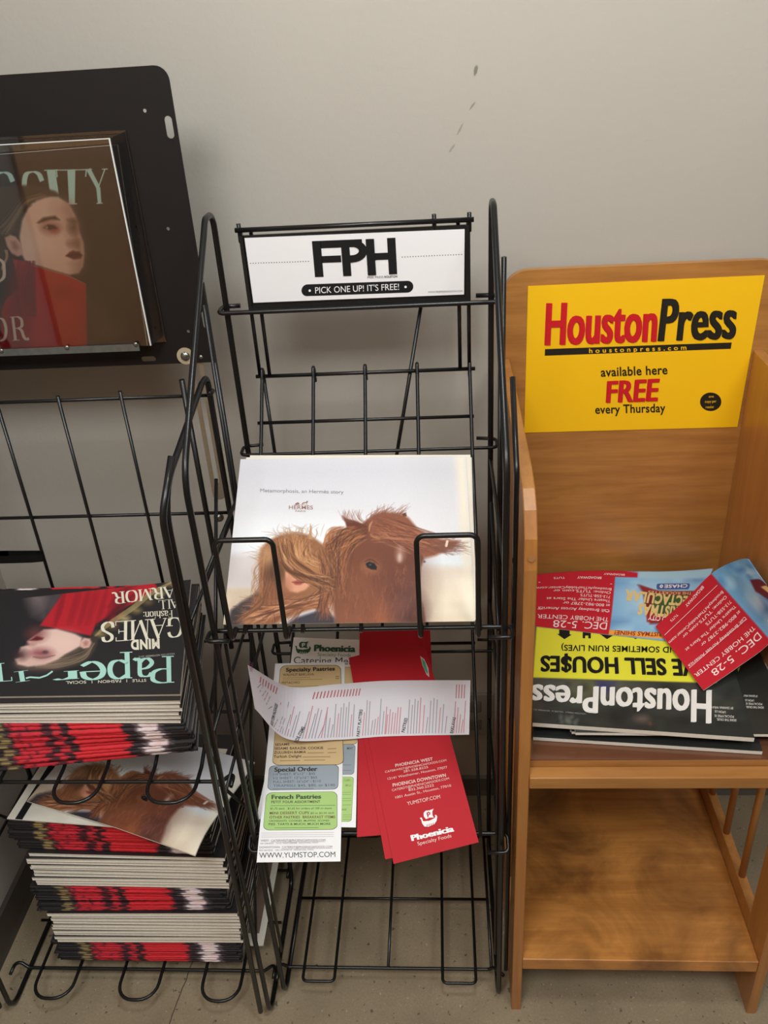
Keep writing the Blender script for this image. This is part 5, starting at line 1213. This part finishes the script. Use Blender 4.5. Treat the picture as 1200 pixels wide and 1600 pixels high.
s.rrect([(568, 150), (772, 152), (768, 186), (570, 183)], (.06, .3), ink((58, 98, 158)), 1); s.text('CHASE', (756, 160), (614, 159), 18, WTX, .03, layer=6); s.circle((596, 168), 10, WTX, 6, n=8); s.circle((596, 168), 4, ink((58, 98, 158)), 7, n=4)
GOLD = ink((226, 196, 130))
s.text('THE ROCKETTES', (790, 203), (526, 190), 13, GOLD, .01); s.text('SPECTACULAR', (830, 232), (410, 190), 46, GOLD, .05); s.text('CHRISTMAS', (800, 284), (484, 256), 44, GOLD, .05); s.text('RADIO CITY', (720, 325), (545, 306), 20, WTX, .02); s.text('CHRISTMAS SHINE!', (690, 384), (382, 364), 15, ink((150, 40, 40)), .02)
def show_text(s, f):
    """the red panel's lines: f maps (along, down) in the first flyer's frame"""
    for t_, p0, p1, h, bd in (('DEC. 5-28', (342, 334), (118, 321), 26, .0), ('THE HOBBY CENTER', (345, 314), (60, 296), 16, .0), ('Call: Broadway Across America', (344, 281), (62, 264), 12, 0), ('at 800-982-2787 or', (344, 258), (150, 244), 12, 0), ('Theatre Under The Stars at', (344, 238), (90, 222), 12, 0), ('713-558-TUTS', (342, 219), (215, 210), 12, 0), ('Online: TUTS.com or', (342, 199), (112, 186), 12, 0), ('BroadwayAtTheHobbyCenter.com', (344, 182), (56, 168), 12, 0), ('BROADWAY', (296, 124), (198, 122), 12, .01), ('TUTS', (152, 122), (112, 121), 10, 0)):
        a0, a1 = f(p0), f(p1); sc_ = math.hypot(a1[0] - a0[0], a1[1] - a0[1]) / math.hypot(p1[0] - p0[0], p1[1] - p0[1]); s.text(t_, a0, a1, h * sc_ * s.hs, WTX, bd)
    for y in (290, 160): s.line(f((345, y)), f((60, y - 17)), 2, WTX)
s.hs = 1.0; show_text(s, lambda p: p)
s.text('BROADWAY', (400, 103), (305, 102), 10, WTX, .01)
s.make('show_flyer', 'red and blue show flyer lying flat at the back of the wooden stand', 'flyer', 'show flyers in the wooden stand')

A_, B_ = at(1024, 979, 'z', 0.6205), at(1099, 1079, 'z', 0.6205)
D_, C_ = at(1111, 897, 'z', 0.655), at(1204, 1002, 'x', 0.474)
E_, F_ = at(1143, 879, 'x', 0.468), at(1212, 955, 'x', 0.477)
G_, H_ = at(1170, 874, 'x', 0.477), at(1216, 940, 'x', 0.480)
I_, J_ = G_ + Vector((0.010, 0.006, -0.035)), H_ + Vector((-0.004, 0.012, -0.045))
s = Sheet(pts=[D_, C_, B_, A_], thick=0.0005, base=PAPER_W)
s.rows = [(A_, B_), (A_.lerp(D_, .5) + Vector((0, 0, -.004)), B_.lerp(C_, .5) + Vector((0, 0, -.004))), (D_, C_), (E_, F_), (G_, H_), (I_, J_)]
s.flip = 1.0; s.nu, s.nv = 16, 30
s.Hm = homography([project(p) for p in (A_, B_, C_, D_)], [(0, 0), (1, 0), (1, .4), (0, .4)])
mid = s.pos(.5, .3); s.flip = 1.0 if ((s.pos(.5, .3, .01) - mid).dot(CC - mid) > 0) else -1.0
s.crop(820, 870, 3.158)
a = s.paint(120, 200, CRIM); ide = lambda pts: np.asarray(pts, float)
a.K = ide
a.poly([(-.1, .40), (1.1, .40), (1.1, 1.1), (-.1, 1.1)], (112, 170, 212), 2)
for _ in range(60): a.dot((a.rng.random(), .42 + .6 * a.rng.random()), .05 + .09 * a.rng.random(), .012 + .03 * a.rng.random(), [(150, 208, 240), (58, 112, 180), (206, 234, 248)][a.rng.integers(3)], .7, .6)
a.poly([(.42, .62), (.60, .58), (.98, .66), (.96, .8), (.66, .78), (.5, .72)], (104, 36, 48), 4); a.poly([(.62, .66), (.96, .72), (.94, .79), (.66, .75)], (226, 196, 130), 3)
f_ = homography([(52, 348), (358, 376), (358, 120), (52, 100)], [(880, 660), (1213, 417), (918, 85), (645, 345)])
s.hs = 0.95; show_text(s, lambda p: tuple(happly(f_, [p])[0]))
s.make('show_flyer', 'red and blue show flyer curling up askew at the right of the stand', 'flyer', 'show flyers in the wooden stand')
